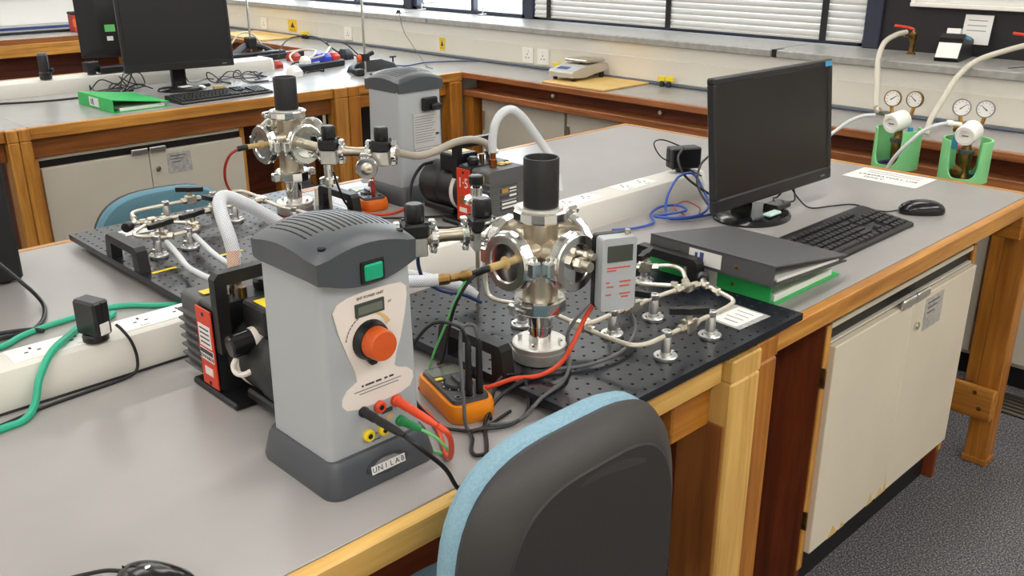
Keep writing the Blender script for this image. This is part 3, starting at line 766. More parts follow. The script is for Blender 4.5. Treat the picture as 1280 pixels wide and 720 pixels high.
# capped end flange facing the camera on the rear chain
small_clamp(vc2, Vector((1.2465 - 1.22, 1.775 - 1.885, T + .190)), (-.55, -.75, 0), .026, .018)
MB().cyl((1.2465 - 1.22, 1.775 - 1.885, T + .190), (1.2465 - 1.22 + .03, 1.775 - 1.885 + .06, T + .205), .0125, n=16).part('pipe', 'cross_steel', vc2)
MB().lathe([(.0, 0), (.014, 0), (.014, .006), (.009, .010), (.0, .011)], 20, (1.2465 - 1.22 - .004, 1.775 - 1.885 - .006, T + .190), (-.55, -.75, 0)).part('end_cap', 'nickel', vc2)
# needle-valve columns
def column(label, x, y, z1):
    c = empty('needle_valve', label, 'valve', (x, y, BZ), 0, 'needle valve columns'); h = z1 - .03
    MB().cyl((0, 0, 0), (0, 0, h - .12), .0042, n=10).part('riser_pipe', 'nickel', c)
    f = MB().lathe([(.010, h - .125), (.010, h - .118), (.023, h - .114), (.023, h - .102), (.010, h - .098)], 18).part('flange', 'steel', c, smooth=20)
    MB().lathe([(.011, h - .10), (.011, h - .022), (.007, h - .018), (.007, h - .012)], 18).part('valve_stem', 'steel', c)
    MB().lathe([(.022, h - .052), (.024, h - .049), (.024, h - .043), (.022, h - .040), (.010, h - .040), (.010, h - .052)], 18).part('flange', 'bright_steel', c, smooth=20)
    MB().lathe([(.013, h - .016), (.014, h - .014), (.0135, h - .001), (.012, h), (.0, h)], 20).part('cap_knob', 'black_plastic', c)
    return c
column('slim silver needle valve with black cap in front of the rear chamber', 1.262, 1.962, .232)
column('silver needle valve with black cap behind the front knobbed valves', 1.115, 1.245, .288)

# ---- gas pipework on posts
def post(par, x, y, top=.081):
    b = MB().lathe([(.0195, .03), (.0205, .031), (.0205, .036), (.0195, .0372), (.011, .0375), (.010, .042), (.0, .042)], 28, (x, y, 0)).part('post_base', 'satin_alu', par)
    for s in (-1, 1): MB().cyl((x + s * .0145, y - s * .004, .037), (x + s * .0145, y - s * .004, .041), .003, n=8).part('base_screw', 'steel', b)
    MB().lathe([(.0088, .04), (.0088, top - .012), (.0083, top - .011), (.0088, top - .010), (.0088, top - .001), (.008, top), (.005, top), (.005, top - .003), (.0, top - .003)], 22, (x, y, 0)).part('post', 'satin_alu', par)
    MB().box(x + .006, x + .013, y - .004, y + .004, .04, .052, .001).part('post_key', 'steel', par)
def nut(par, p, d, r=.0078, w=.014):
    P = Vector(p); D = Vector(d).normalized()
    MB().lathe([(r * .8, -w / 2), (r, -w / 2 + .001), (r, w / 2 - .001), (r * .8, w / 2)], 6, P, D).part('union_nut', 'nickel', par, smooth=20)
def ball_valve(par, p, ang, lev, z=.072):
    P = Vector((p[0], p[1], z)); D = Vector((math.cos(ang), math.sin(ang), 0))
    b = MB().at(Matrix.Translation(P) @ Matrix.Rotation(ang, 4, 'Z')).box(-.013, .013, -.010, .010, -.010, .011, .002).part('valve_body', 'nickel', par)
    MB().cyl(P + Vector((0, 0, .011)), P + Vector((0, 0, .022)), .0065, n=12).part('valve_stem', 'nickel', par)
    nut(par, P + D * .019, D); nut(par, P - D * .019, D)
    X = Matrix.Translation(P + Vector((0, 0, .027))) @ Matrix.Rotation(lev, 4, 'Z')
    MB().at(X).prism([(-.034, -.004), (-.030, -.0055), (-.010, -.006), (0, -.009), (.010, -.006), (.030, -.0055), (.034, -.004), (.034, .004), (.030, .0055), (.010, .006), (0, .009), (-.010, .006), (-.030, .0055), (-.034, .004)], -.005, .006).part('valve_lever', 'black_plastic', par)
def manifold(label):
    c = empty('gas_pipework', label, 'pipework', (0, 0, T), 0, 'gas pipework assemblies'); Z = .072
    for (x, y) in ((1.183, .850), (1.310, .849), (1.191, .974), (1.304, .970), (1.108, 1.118), (1.372, 1.098), (1.450, 1.106)): post(c, x, y)
    pipe = lambda pts, r=.0042: MB().tube([(a, b, (q[0] if q else Z)) for a, b, *q in pts], r, 10, 4).part('pipe', 'white_pipe', c)
    pipe([(1.110, .985), (1.106, .930), (1.106, .885), (1.112, .862), (1.135, .851), (1.180, .850), (1.225, .850)])
    pipe([(1.263, .850), (1.31, .850), (1.37, .852), (1.398, .862), (1.410, .885), (1.425, .930)])
    pipe([(1.116, .985), (1.135, .974), (1.19, .974), (1.225, .974)])
    pipe([(1.263, .974), (1.305, .972), (1.355, .968), (1.395, .962)])
    pipe([(1.395, .962), (1.435, .952)])
    pipe([(1.395, .965), (1.372, 1.0), (1.350, 1.03), (1.345, 1.05)])
    pipe([(1.345, 1.085), (1.350, 1.098), (1.372, 1.100), (1.41, 1.102), (1.452, 1.100)])
    pipe([(1.395, .962), (1.44, 1.0), (1.468, 1.03), (1.47, 1.06), (1.440, 1.085)])
    pipe([(1.094, 1.20, .10), (1.092, 1.19, .076), (1.095, 1.165, .070), (1.105, 1.125, .072), (1.116, 1.06, .072), (1.113, 1.0, .072)])
    pipe([(1.094, 1.20, .10), (1.094, 1.202, .14)])
    for p, d in (((1.111, .992, Z), (0, 1, 0)), ((1.110, .955, Z), (0, 1, 0)), ((1.128, .980, Z), (1, -.4, 0)), ((1.395, .962, Z), (1, 0, 0)), ((1.37, .966, Z), (1, 0, 0)), ((1.385, .985, Z), (-.5, 1, 0)), ((1.415, .957, Z), (1, -.2, 0)), ((1.417, .910, Z), (.3, 1, 0)), ((1.43, .945, Z), (.3, 1, 0)), ((1.418, .982, Z), (1, 1, 0))): nut(c, p, d)
    MB().box(1.385, 1.405, .952, .972, Z - .008, Z + .008, .002).part('cross_fitting', 'nickel', c)
    MB().box(1.103, 1.119, .965, .993, Z - .008, Z + .008, .002).part('tee_fitting', 'nickel', c)
    ball_valve(c, (1.244, .850), 0, -.72); ball_valve(c, (1.244, .974), 0, -1.25); ball_valve(c, (1.345, 1.068), PI / 2, .25); ball_valve(c, (1.43, 1.09), -.8, .3)
    k = MB().cyl((1.432, .95, Z), (1.447, .962, Z), .007, n=12).part('needle_stem', 'nickel', c)
    MB().lathe([(.0105, 0), (.0115, .002), (.0115, .020), (.0105, .022), (.0, .022)], 20, (1.447, .962, Z), (.8, .6, 0)).part('needle_knob', 'black_plastic', c)
    return c
mf = manifold('silver gas pipework with black levers on short posts across the front breadboard')
turned(mf, 'silver gas pipework with black levers on short posts across the rear breadboard')

# ---- hand-held gauge hanging at the front chamber
gz = empty('pressure_meter', 'grey hand-held pressure meter with red print beside the front chamber', 'meter', (1.080, .882, T + .143), -.42)
MB().prism(rrect(-.034, .034, 0, .130, .006), -.016, .012, 'xz').part('meter_case', 'psu_grey', gz)
MB().prism(rrect(-.036, .036, -.001, .131, .006), .012, .026, 'xz').part('back_cover', 'black_plastic', gz)
MB().box(-.024, .026, -.0172, -.0155, .088, .117).part('display', 'lcd_dark', gz)
for zz, xa, xb in ((.078, -.024, .022), (.073, -.024, -.006), (.052, -.026, -.018), (.052, .002, .024), (.044, -.024, -.010), (.044, .002, .022), (.030, -.026, -.014), (.030, .002, .024), (.024, .006, .02)):
    MB().box(xa, xb, -.0166, -.0158, zz - .0013, zz + .0013).part('printed_line', 'ink_red', gz)
MB().cyl((.022, .0, .131), (.022, .0, .139), .005, n=12).part('hose_barb', 'nickel', gz)
MB().cyl((-.022, .026, .085), (-.028, .045, .089), .010, n=14).part('connector', 'nickel', gz)

gz.scale = (.86, .86, .92)
# ---- rotary pumps
def pump(label, z=T):
    c = empty('vacuum_pump', label, 'vacuum pump', (.60, 1.245, z), 0, 'rotary vacuum pumps')      # local: motor towards -y, oil box towards +y, panel on -x
    W = .135
    MB().box(-.005, W + .01, -.010, .135, 0, .012, .003).part('foot_plate', 'black_plastic', c)
    body = MB().prism(rrect(.004, W - .004, .020, .156, .010), .095, .160, 'xz').part('oil_box', 'pump_grey', c)
    for k in range(7):
        zz = .030 + k * .0155
        MB().prism(rrect(-.004, W + .004, zz, zz + .0045, .002, 2), .098, .162, 'xz').part('cooling_fin', 'pump_grey', body)
    MB().prism(rrect(0.002, W - .002, .012, .158, .006), .046, .095, 'xz').part('pump_block', 'pump_dark', c)
    for sx in (-1, 1):
        x = -.001 if sx < 0 else W + .001
        pl = MB().box(min(x, x - sx * -.003), max(x, x - sx * -.003), .046, .096, .016, .152, .001).part('side_plate', 'red_plate', c)
        X2 = x + sx * .0032
        rot = face_negX if sx < 0 else (lambda a, b, q: Matrix.Translation((a, b, q)) @ Matrix.Rotation(PI / 2, 4, 'Z') @ Matrix.Rotation(PI / 2, 4, 'X'))
        if sx < 0:
            MB().box(X2 - .0005, X2 + .0003, .052, .090, .086, .124).part('data_label', 'paper', pl)
            for q in range(4): MB().box(X2 - .0008, X2, .056, .086, .092 + q * .008, .0945 + q * .008).part('printed_line', 'ink', pl)
            MB().box(X2 - .0005, X2 + .0003, .049, .093, .062, .082).part('name_label', 'paper', pl)
            MB().box(X2 - .0008, X2, .050, .092, .0735, .081).part('name_band', 'ink', pl)
            text_part('EDWARDS', .0095, rot(X2 - .0007, .071, .0675), 'ink', pl)
            MB().box(X2 - .0005, X2 + .0003, .058, .084, .036, .050).part('emblem', 'ivory_print', pl)
        else:
            text_part('1·5', .036, rot(X2, .071, .115), 'ivory_print', pl, sx=.85)
            MB().box(X2 - .0003, X2 + .0004, .056, .084, .062, .082).part('name_band', 'umber_z', pl)
            MB().box(X2 - .0003, X2 + .0004, .056, .084, .040, .052).part('emblem', 'ivory_print', pl)
        MB().cyl((x, .071, .142), (x + sx * .004, .071, .142), .0035, n=10).part('plate_screw', 'black_plastic', pl)
        MB().cyl((x, .071, .022), (x + sx * .004, .071, .022), .0035, n=10).part('plate_screw', 'black_plastic', pl)
    # end label on the oil box
    MB().prism(rrect(.035, .095, .05, .115, .006), .160, .1612, 'xz').part('end_label', 'ink', c)
    for q in range(6): MB().box(.040, .064 if q > 2 else .09, .1611, .1617, .056 + q * .0095, .061 + q * .0095).part('printed_line', 'paper', c)
    MB().box(.068, .090, .1611, .1617, .092, .110).part('gauge_mark', 'brass', c)
    MB().box(.02, .06, .108, .128, .1585, .1592).part('caution_label', 'warn_yellow', c)
    MB().prism([(.028, .102), (.062, .102), (.045, .132)], .1590, .1597).part('warning_triangle', 'ink', c)
    MB().prism([(.0325, .1045), (.0575, .1045), (.045, .1275)], .1594, .1602).part('warning_triangle', 'warn_yellow', c)
    MB().box(W + .0045, W + .0056, .105, .150, .132, .146).part('caution_label', 'yellow', c)
    # motor
    mo = MB().lathe([(.046, 0), (.054, .006), (.056, .02), (.056, .105), (.060, .110), (.060, .165), (.054, .176), (.030, .180), (.0, .180)], 32, (W / 2, .046, .075), (0, -1, 0)).part('motor', 'pump_dark', c)
    MB().lathe([(.0565, .035), (.0572, .036), (.0572, .048), (.0565, .049)], 32, (W / 2, .046, .075), (0, -1, 0)).part('motor_band', 'ivory_print', mo)
    MB().box(.02, .115, -.12, .0, .012, .03, .004).part('motor_foot', 'black_plastic', c)
    tb = MB().box(.035, .110, -.055, .015, .125, .172, .004).part('terminal_box', 'black_plastic', c)
    MB().box(.045, .09, -.045, -.005, .1715, .1728).part('warning_label', 'yellow', tb)
    cp = MB().lathe([(.0, 0), (.016, .0), (.0185, .003), (.0185, .055), (.0, .055)], 22, (-.006, -.012, .112), (1, -.12, 0.1)).part('capacitor', 'black_gloss', c)
    MB().lathe([(.0195, .036), (.0198, .037), (.0198, .050), (.0195, .051)], 22, (-.006, -.012, .112), (1, -.12, 0.1)).part('capacitor_band', 'ivory_print', cp)
    # carrying handle
    MB().prism([(.0, .085), (.020, .085), (.020, .196), (.116, .196), (.116, .120), (.135, .120), (.135, .208), (.127, .217), (.008, .217), (.0, .208)], .026, .044, 'xz').part('carry_handle', 'black_plastic', c)
    # inlet and exhaust ports
    MB().cyl((.045, .075, .158), (.045, .075, .182), .012, n=16).cyl((.045, .075, .178), (.045, .075, .186), .018, n=18).part('inlet_port', 'steel', c)
    MB().lathe([(.013, .158), (.015, .162), (.015, .172), (.010, .178), (.0, .178)], 18, (.105, .072, 0)).part('filler_cap', 'black_plastic', c)
    MB().lathe([(.0095, .158), (.0095, .176), (.007, .178), (.007, .20)], 16, (.085, .125, 0)).part('exhaust_barb', 'copper', c)
    MB().cyl((.06, .055, .158), (.06, .055, .176), .007, n=12).cyl((.03, .055, .158), (.03, .055, .171), .006, n=12).part('port_fittings', 'old_brass', c)
    return c
pu = pump('grey finned vacuum pump with red side plate left of the front power unit')
# the rear pump is the same model, turned round
pu2 = copy_tree(pu); pu2['label'] = 'vacuum pump with red plate marked one point five beside the rear power unit'
pu2.matrix_world = Matrix.Translation((1.505 + .138, 1.80, T)) @ Matrix.Rotation(PI, 4, 'Z')
# white cable loop on the front pump capacitor
MB().tube([(.604, 1.232, T + .092), (.598, 1.234, T + .08), (.598, 1.226, T + .070), (.606, 1.214, T + .070), (.620, 1.208, T + .078), (.63, 1.208, T + .09)], .0045, 8, 6).thing('cable_loop', 'ivory_print', 'short white cable loop hanging from the front pump capacitor', 'cable')

# ---- EHT power units
def power_unit(label):
    c = empty('power_unit', label, 'power supply', (.645, 1.005, T), 0, 'grey high voltage power units')     # local: front = -y
    # base skirt
    R = lambda x0, x1, y0, y1, r, z: [(a, b, z) for a, b in rrect(x0, x1, y0, y1, r)]
    MB().loft([R(-.088, .092, -.092, .092, .022, 0), R(-.089, .093, -.093, .093, .022, .008), R(-.082, .086, -.084, .084, .018, .042), R(-.078, .082, -.079, .079, .016, .049), R(-.070, .074, -.071, .071, .012, .049)]).part('base_skirt', 'dark_grey_plastic', c)
    MB().loft([R(-.074, .078, -.072, .072, .010, .046), R(-.071, .074, -.068, .070, .010, .325)]).part('case', 'psu_grey', c)
    # lid: domed, with a curved brow on the front
    x0, x1, y0, y1 = -.082, .076, -.086, .074
    rows = []
    nx, ny = 16, 12; v = []; fs = []
    def dome(u, w): return .336 + .013 * (1 - (2 * u - 1) ** 2) + .010 * (1 - (2 * w - 1) ** 2)
    for j in range(ny + 1):
        for i in range(nx + 1):
            u, w = i / nx, j / ny; v.append((x0 + .010 + (x1 - x0 - .020) * u, y0 + .010 + (y1 - y0 - .018) * w, dome(u, w)))
    for j in range(ny):
        for i in range(nx): a = j * (nx + 1) + i; fs.append((a, a + 1, a + nx + 2, a + nx + 1))
    rim = [i for i in range(nx + 1)] + [j * (nx + 1) + nx for j in range(1, ny + 1)] + [ny * (nx + 1) + i for i in range(nx - 1, -1, -1)] + [j * (nx + 1) for j in range(ny - 1, 0, -1)]
    def low(x, y):
        q = .304
        if y < y0 + .011: q = .304 - .018 * max(0, 1 - ((x + .003) / .075) ** 2)
        return q
    r1 = []; r2 = []
    for i in rim:
        x, y, z = v[i]; ox = (-.010 if x < x0 + .0101 else .010 if x > x1 - .0101 else 0); oy = (-.010 if y < y0 + .0101 else .008 if y > y1 - .0081 else 0)
        if ox and oy: ox *= .72; oy *= .72
        r1.append((x + ox, y + oy, z - .007)); r2.append((x + ox * .9, y + oy * .9, low(x, y + oy)))
    n0 = len(v); v += r1; n1 = len(v); v += r2; L = len(rim)
    for k in range(L):
        kk = (k + 1) % L; fs.append((rim[k], n0 + k, n0 + kk, rim[kk])); fs.append((n0 + k, n1 + k, n1 + kk, n0 + kk))
    fs.append(tuple(n1 + k for k in range(L)))
    lid = MB().add(v, fs).part('lid', 'dark_grey_plastic', c, smooth=30)
    for k in range(15):
        x = x0 + .022 + k * .0083; u = (x - x0 - .010) / (x1 - x0 - .020)
        pts = [(x, y0 + .010 + (y1 - y0 - .018) * w, dome(u, w) + .0002) for w in [.20 + .68 * q / 8 for q in range(9)]]
        if k < 4: pts = pts[1:]
        mb = MB(); vv = []
        for q in pts: vv += [(q[0] - .0015, q[1], q[2]), (q[0] + .0015, q[1], q[2]), (q[0] + .0015, q[1], q[2] - .004), (q[0] - .0015, q[1], q[2] - .004)]
        ff = []
        for q in range(len(pts) - 1):
            for e in range(4): ff.append((q * 4 + e, q * 4 + (e + 1) % 4, (q + 1) * 4 + (e + 1) % 4, (q + 1) * 4 + e))
        ff += [(0, 1, 2, 3), tuple(len(vv) - 4 + e for e in range(4))]
        mb.add(vv, ff).part('vent_slot', 'hole_dark', lid)
    for x in (-.060, .058):
        u = (x - x0 - .010) / (x1 - x0 - .020)
        MB().cyl((x, y0 + .018, dome(u, .06) - .002), (x, y0 + .018, dome(u, .06) + .0012), .0055, n=16).part('lid_screw', 'hole_dark', lid)
    return c
def unit_front(c):
    F = -.0735
    # ivory panel print (outline follows the moulded panel)
    blob = [(-.054, .256), (-.046, .266), (-.030, .271), (.0, .273), (.035, .273), (.054, .271), (.062, .264), (.063, .252), (.058, .225), (.050, .195), (.041, .172), (.037, .156), (.045, .150), (.058, .146), (.067, .138), (.068, .128), (.062, .117), (.045, .112), (.01, .110), (-.025, .111), (-.043, .115), (-.050, .124), (-.049, .134), (-.040, .144), (-.024, .151), (-.026, .165), (-.036, .192), (-.047, .225)]
    pan = MB().prism(blob, F + .0015, F + .0032, 'xz').at(Matrix.Identity(4)).part('front_panel_print', 'ivory_print', c)
    pan.rotation_euler = (0, 0, 0)
    d = MB().box(-.021, .025, F - .0008, F + .003, .240, .259, .001).part('display', 'lcd_dark', c)
    MB().box(-.017, .021, F - .0012, F - .0007, .244, .255).part('display_glass', 'lcd', d)
    text_part('EHT POWER UNIT', .0052, face_negY(.004, F + .0012, .2655), 'ink', c)
    text_part('kV', .005, face_negY(.034, F + .0012, .250), 'soft_ink', c)
    sk = MB().lathe([(.028, 0), (.027, .006), (.024, .012)], 30, (.000, F + .002, .205), (0, -1, 0)).prism([(-.014, .186), (.014, .186), (.004, .171), (-.004, .171)], F - .005, F + .002, 'xz').part('knob_skirt', 'black_plastic', c)
    MB().lathe([(.0222, .010), (.0212, .028), (.0195, .032), (.0, .033)], 32, (.000, F + .002, .205), (0, -1, 0)).part('knob', 'orange_plastic', c)
    # arc scale
    arc = []
    for i in range(9):
        a = math.radians(28 + i * 8); arc.append((.038 * math.cos(a), .205 + .038 * math.sin(a)))
    for i in range(8, -1, -1):
        a = math.radians(28 + i * 8); rr = .038 - .007 * (1 - i / 8); arc.append((rr * math.cos(a), .205 + rr * math.sin(a)))
    MB().prism(arc, F + .0006, F + .0016, 'xz').part('scale_arc', 'ink_tan', c)
    for k in range(7):
        a = math.radians(118 + k * 8); MB().at(Matrix.Translation((.038 * math.cos(a), 0, .205 + .038 * math.sin(a))) @ Matrix.Rotation(-(a + PI / 2), 4, 'Y')).box(-.0022, .0022, F + .0008, F + .0016, -.0008, .0008).part('printed_line', 'soft_ink', c)
    for xa, xb in ((-.018, -.015), (-.012, .002), (.005, .014), (.019, .024), (.027, .034)): MB().box(xa, xb, F + .0006, F + .0016, .1415, .1438).part('printed_line', 'ink', c)
    for k, zz in enumerate((.1365, .1320)): MB().box(-.030 + k * .008, .046 - k * .004, F + .0006, F + .0016, zz - .0005, zz + .0005).part('printed_line', 'soft_ink', c)
    def jack(x, z, m, r=.0088):
        o = MB().lathe([(r, 0), (r, .005), (r * .8, .007), (r * .45, .007), (r * .45, .002), (.0, .002)], 22, (x, F + .002, z), (0, -1, 0)).part('socket', m, c)
        MB().cyl((x, F - .004, z), (x, F - .0053, z), r * .4, n=12).part('socket_bore', 'hole_dark', o)
    jack(.008, .104, 'red_lead'); jack(-.013, .068, 'yellow'); jack(.012, .0675, 'yellow'); jack(-.018, .1055, 'black_plastic', .0075); jack(.036, .103, 'red_lead', .0085); jack(.041, .070, 'green_lead', .0075)
    MB().prism([(.024 + .006 * math.cos(a * PI / 8), .083 + .004 * math.sin(a * PI / 8)) for a in range(16)], F + .0003, F + .0014, 'xz').part('warning_mark', 'ink_tan', c)
    pl = MB().box(.012, .029, F + .0002, F + .0014, .0905, .0965).part('rating_plate', 'ink', c)
    text_part('~', .010, face_negY(.0, F + .0010, .0665), 'ink', c)
    text_part('6.3V AC', .0040, face_negY(.0, F + .0010, .0565), 'ink', c)
    # rocker switch in the lid brow
    sw = MB().box(-.018, .018, -.0885, -.084, .2895, .3185, .001).part('switch_frame', 'black_plastic', c)
    MB().box(-.014, .014, -.0915, -.087, .293, .315, .002).part('rocker', 'green_switch', c)
    # maker's badge on the skirt
    X = Matrix.Translation((.004, -.0895, .026)) @ Matrix.Rotation(math.radians(-11), 4, 'X')
    bd = MB().at(X).prism([(.034 * math.cos(a * PI / 12), .0125 * math.sin(a * PI / 12)) for a in range(24)], -.002, .002, 'xz').part('maker_badge', 'ink', c)
    for k, chx in enumerate('UNILAB'):
        x = -.0235 + k * .0094
        MB().at(X).box(x - .0044, x + .0044, -.0028, -.0018, -.0075, .0040).part('letter_tile', 'paper', bd)
        text_part(chx, .0105, X @ face_negY(x, -.0030, -.0018), 'ink', bd)
    MB().at(X).prism([(-.022, .0045), (.020, .0045), (.012, .0092), (-.008, .0102), (-.016, .008)], -.0026, -.0016, 'xz').part('badge_emblem', 'soft_ink', bd)
pw = power_unit('grey power unit with orange knob and ivory panel at the bench front')
unit_front(pw)
pw2 = copy_tree(bpy.data.objects['power_unit'])
for ch_ in list(pw2.children):
    if ch_.name.split('.')[0] not in ('base_skirt', 'case', 'lid'):
        for g_ in list(ch_.children): bpy.data.objects.remove(g_)
        bpy.data.objects.remove(ch_)
pw2['label'] = 'grey power unit seen from behind beside the rear vacuum pump'
pw2.matrix_world = Matrix.Translation((1.598, 2.075, T)) @ Matrix.Rotation(PI, 4, 'Z')
Bk = .0725
pr_ = MB().box(-.050, .0, Bk - .002, Bk + .012, .250, .286, .003).part('mains_inlet', 'black_plastic', pw2)
MB().box(-.055, -.02, Bk + .002, Bk + .026, .252, .27, .004).part('mains_plug', 'black_plastic', pw2)
rl = MB().box(-.060, .030, Bk - .0005, Bk + .0008, .115, .245).part('rating_label', 'psu_side', pw2)
for k in range(11):
    MB().box(-.045 + (k % 3) * .006, .026, Bk + .0005, Bk + .0013, .235 - k * .007, .2365 - k * .007).part('printed_line', 'soft_ink', rl)
fr = MB()
for a_, b_, e_, g_ in ((-.058, .028, .149, .1502), (-.058, .028, .120, .1212), (-.058, -.0568, .120, .150), (.0268, .028, .120, .150)): MB().box(a_, b_, Bk + .0005, Bk + .0013, e_, g_).part('printed_frame', 'soft_ink', rl)
for k in range(4): MB().box(-.03, .022, Bk + .0005, Bk + .0013, .142 - k * .006, .1432 - k * .006).part('printed_line', 'soft_ink', rl)
for q in ((-.05, .128), (-.05, .18)): MB().box(q[0] - .008, q[0] + .004, Bk + .0005, Bk + .0013, q[1], q[1] + .006).part('printed_mark', 'ink', rl)
# ================================================================== OFFICE THINGS
def monitor(label, loc, rz, w=.545, h=.328, tilt=.11, base=(.115, .095), screen='screen_dark', lift=.055, back=False, base_dx=0.0):
    c = empty('monitor', label, 'monitor', loc, rz, 'computer monitors')
    X = Matrix.Translation((0, 0, lift)) @ Matrix.Rotation(-tilt, 4, 'X')
    bz = MB().at(X)
    bz.box(-w / 2, w / 2, 0, .024, 0, .034, .004); bz.box(-w / 2, w / 2, 0, .024, h - .018, h, .004)
    bz.box(-w / 2, -w / 2 + .018, 0, .024, .03, h - .014, .004); bz.box(w / 2 - .018, w / 2, 0, .024, .03, h - .014, .004)
    bz.part('bezel', 'black_satin', c)
    MB().at(X).box(-w / 2 + .016, w / 2 - .016, .004, .02, .032, h - .016).part('screen', screen, c)
    MB().at(X).loft([[(a, .022, b) for a, b in rrect(-w / 2 + .004, w / 2 - .004, .004, h - .004, .01)], [(a, .030, b) for a, b in rrect(-w / 2 + .012, w / 2 - .012, .012, h - .012, .012)], [(a, .060, b) for a, b in rrect(-w / 2 + .09, w / 2 - .09, .05, h - .06, .03)]]).part('back_shell', 'black_plastic', c)
    if base_dx is not None:
        MB().box(-.035 + base_dx, .035 + base_dx, .055, .085, .012, .20, .006).part('stand_neck', 'black_gloss', c)
        rings = []
        for z, k in ((0, 1.0), (.006, 1.0), (.013, .93), (.018, .6)): rings.append([(base_dx + base[0] * k * math.cos(2 * PI * i / 36), .035 + base[1] * k * math.sin(2 * PI * i / 36), z) for i in range(36)])
        MB().loft(rings).part('stand_base', 'black_gloss', c)
    return c, X
m1, X1 = monitor('black monitor on the island bench behind the keyboard', (2.170, 1.231, T), math.radians(-1.3), base_dx=-.06)
MB().at(X1).box(.232, .266, -.0008, .0002, .310, .324).part('sticker', 'blue_tag', m1)
MB().at(X1).box(.215, .235, -.0006, .0002, .012, .016).part('maker_mark', 'soft_ink', m1)
m2, X2_ = monitor('black monitor facing the camera on the second island above the far keyboard', (2.03, 4.36, T), math.radians(-8), w=.52, h=.36, screen='screen_blue', lift=.10, tilt=.04)
MB().at(X2_).box(.20, .222, -.0006, .0002, .012, .016).part('maker_mark', 'soft_ink', m2)
m3, X3_ = monitor('black monitor seen from behind at the far side of the second island', (2.11, 5.06, T), math.radians(160), w=.53, h=.36, lift=.10, tilt=.03)
MB().at(X3_).box(.085, .135, .0590, .0615, .135, .170).part('asset_label', 'green_light', m3)
MB().at(X3_).box(.10, .13, .0590, .0615, .09, .112).part('asset_label', 'paper', m3)

def key_layout():
    keys = []; u = .0192
    rows = [(0, [1] * 15, .0), (1, [1] * 13 + [2], .0), (2, [1.5] + [1] * 12 + [1.5], 0), (3, [1.75] + [1] * 11 + [2.25], 0), (4, [1.25] + [1] * 11 + [2.75], 0), (5, [1.25, 1.25, 1.25, 6.25, 1.25, 1.25, 1.25, 1.25], 0)]
    for r, ws, off in rows:
        x = 0.0
        for w in ws:
            if x + w <= 15.01: keys.append((x, r, w))
            x += w
        if r in (0, 1, 2): keys += [(15.5 + i, r, 1) for i in range(3)]
        if r == 4: keys.append((16.5, r, 1))
        if r == 5: keys += [(15.5 + i, r, 1) for i in range(3)]
        if r: keys += [(19 + i, r, 1) for i in range(4)]
    return keys, u
def keyboard(label, loc, rz, W=.468, D=.152, each=True):
    c = empty('keyboard', label, 'keyboard', loc, rz, 'keyboards')
    pf = [(0, 0), (D, 0), (D, .024), (D - .012, .027), (.006, .011), (0, .008)]
    MB().prism(pf, -W / 2, W / 2, 'yz').part('key_tray', 'black_plastic', c)
    keys, u = key_layout(); u = (W - .02) / 23.2; du = .0188
    meshes = {}; allk = MB()
    sl = math.atan2(.016, D - .018)
    for x, r, w in keys:
        y = .010 + (5 - r) * du + (.006 if r == 0 else 0); z = .0115 + (y - .006) * math.tan(sl)
        X = Matrix.Translation((-W / 2 + .010 + x * u, y, z)) @ Matrix.Rotation(sl, 4, 'X')
        ww = w * u - .0025; d = du - .0032
        ring = lambda e, zz: [(e, e, zz), (ww - e, e, zz), (ww - e, d - e, zz), (e, d - e, zz)]
        if each:
            if w not in meshes:
                meshes[w] = MB().loft([ring(0, 0), ring(.0016, .0062)]).mesh('key', 'key_black')
            o = bpy.data.objects.new('key', meshes[w]); COL.objects.link(o); o.parent = c; o.matrix_local = X
        else: allk.at(X).loft([ring(0, 0), ring(.0016, .0062)])
    if not each: allk.part('keys', 'key_black', c, kind='stuff')
    return c
keyboard('black keyboard on the island bench in front of the monitor', (2.095, .930, T), math.radians(0))
keyboard('black keyboard on the second island below the far monitor', (2.065, 3.985, T), math.radians(3), each=False)

def mouse(label, loc, rz, lit=False):
    c = empty('computer_mouse', label, 'mouse', loc, rz, 'computer mice'); rings = []
    for z, k in ((0.0, .94), (.005, 1.0), (.014, .98), (.023, .86), (.030, .62), (.034, .30)):
        rings.append([(.030 * k * (abs(math.cos(t)) ** .8) * (1 if math.cos(t) > 0 else -1) * (1 - .10 * math.sin(t)), .056 * k * (abs(math.sin(t)) ** .9) * (1 if math.sin(t) > 0 else -1) - (.034 - z) * .05, z) for t in [2 * PI * i / 32 for i in range(32)]])
    MB().loft(rings).part('shell', 'black_gloss', c)
    MB().cyl((-.0035, .026, .0275), (.0035, .026, .0275), .0055, n=14).part('scroll_wheel', 'rubber', c)
    MB().box(-.0006, .0006, .034, .05, .018, .0235).part('button_gap', 'hole_dark', c)
    return c
mouse('black mouse on the island bench right of the keyboard', (2.462, .970, T), math.radians(47)).scale = (1.12, 1.1, 1.05)
mb_ = mouse('dark mouse on the bench at the bottom left corner of the picture', (.316, .905, T), math.radians(22))
MB().lathe([(.0, 0), (.0055, .0), (.005, .0015), (.0, .002)], 14, (0, .012, .0322), (0, .12, 1)).part('logo_dot', 'paper', mb_)

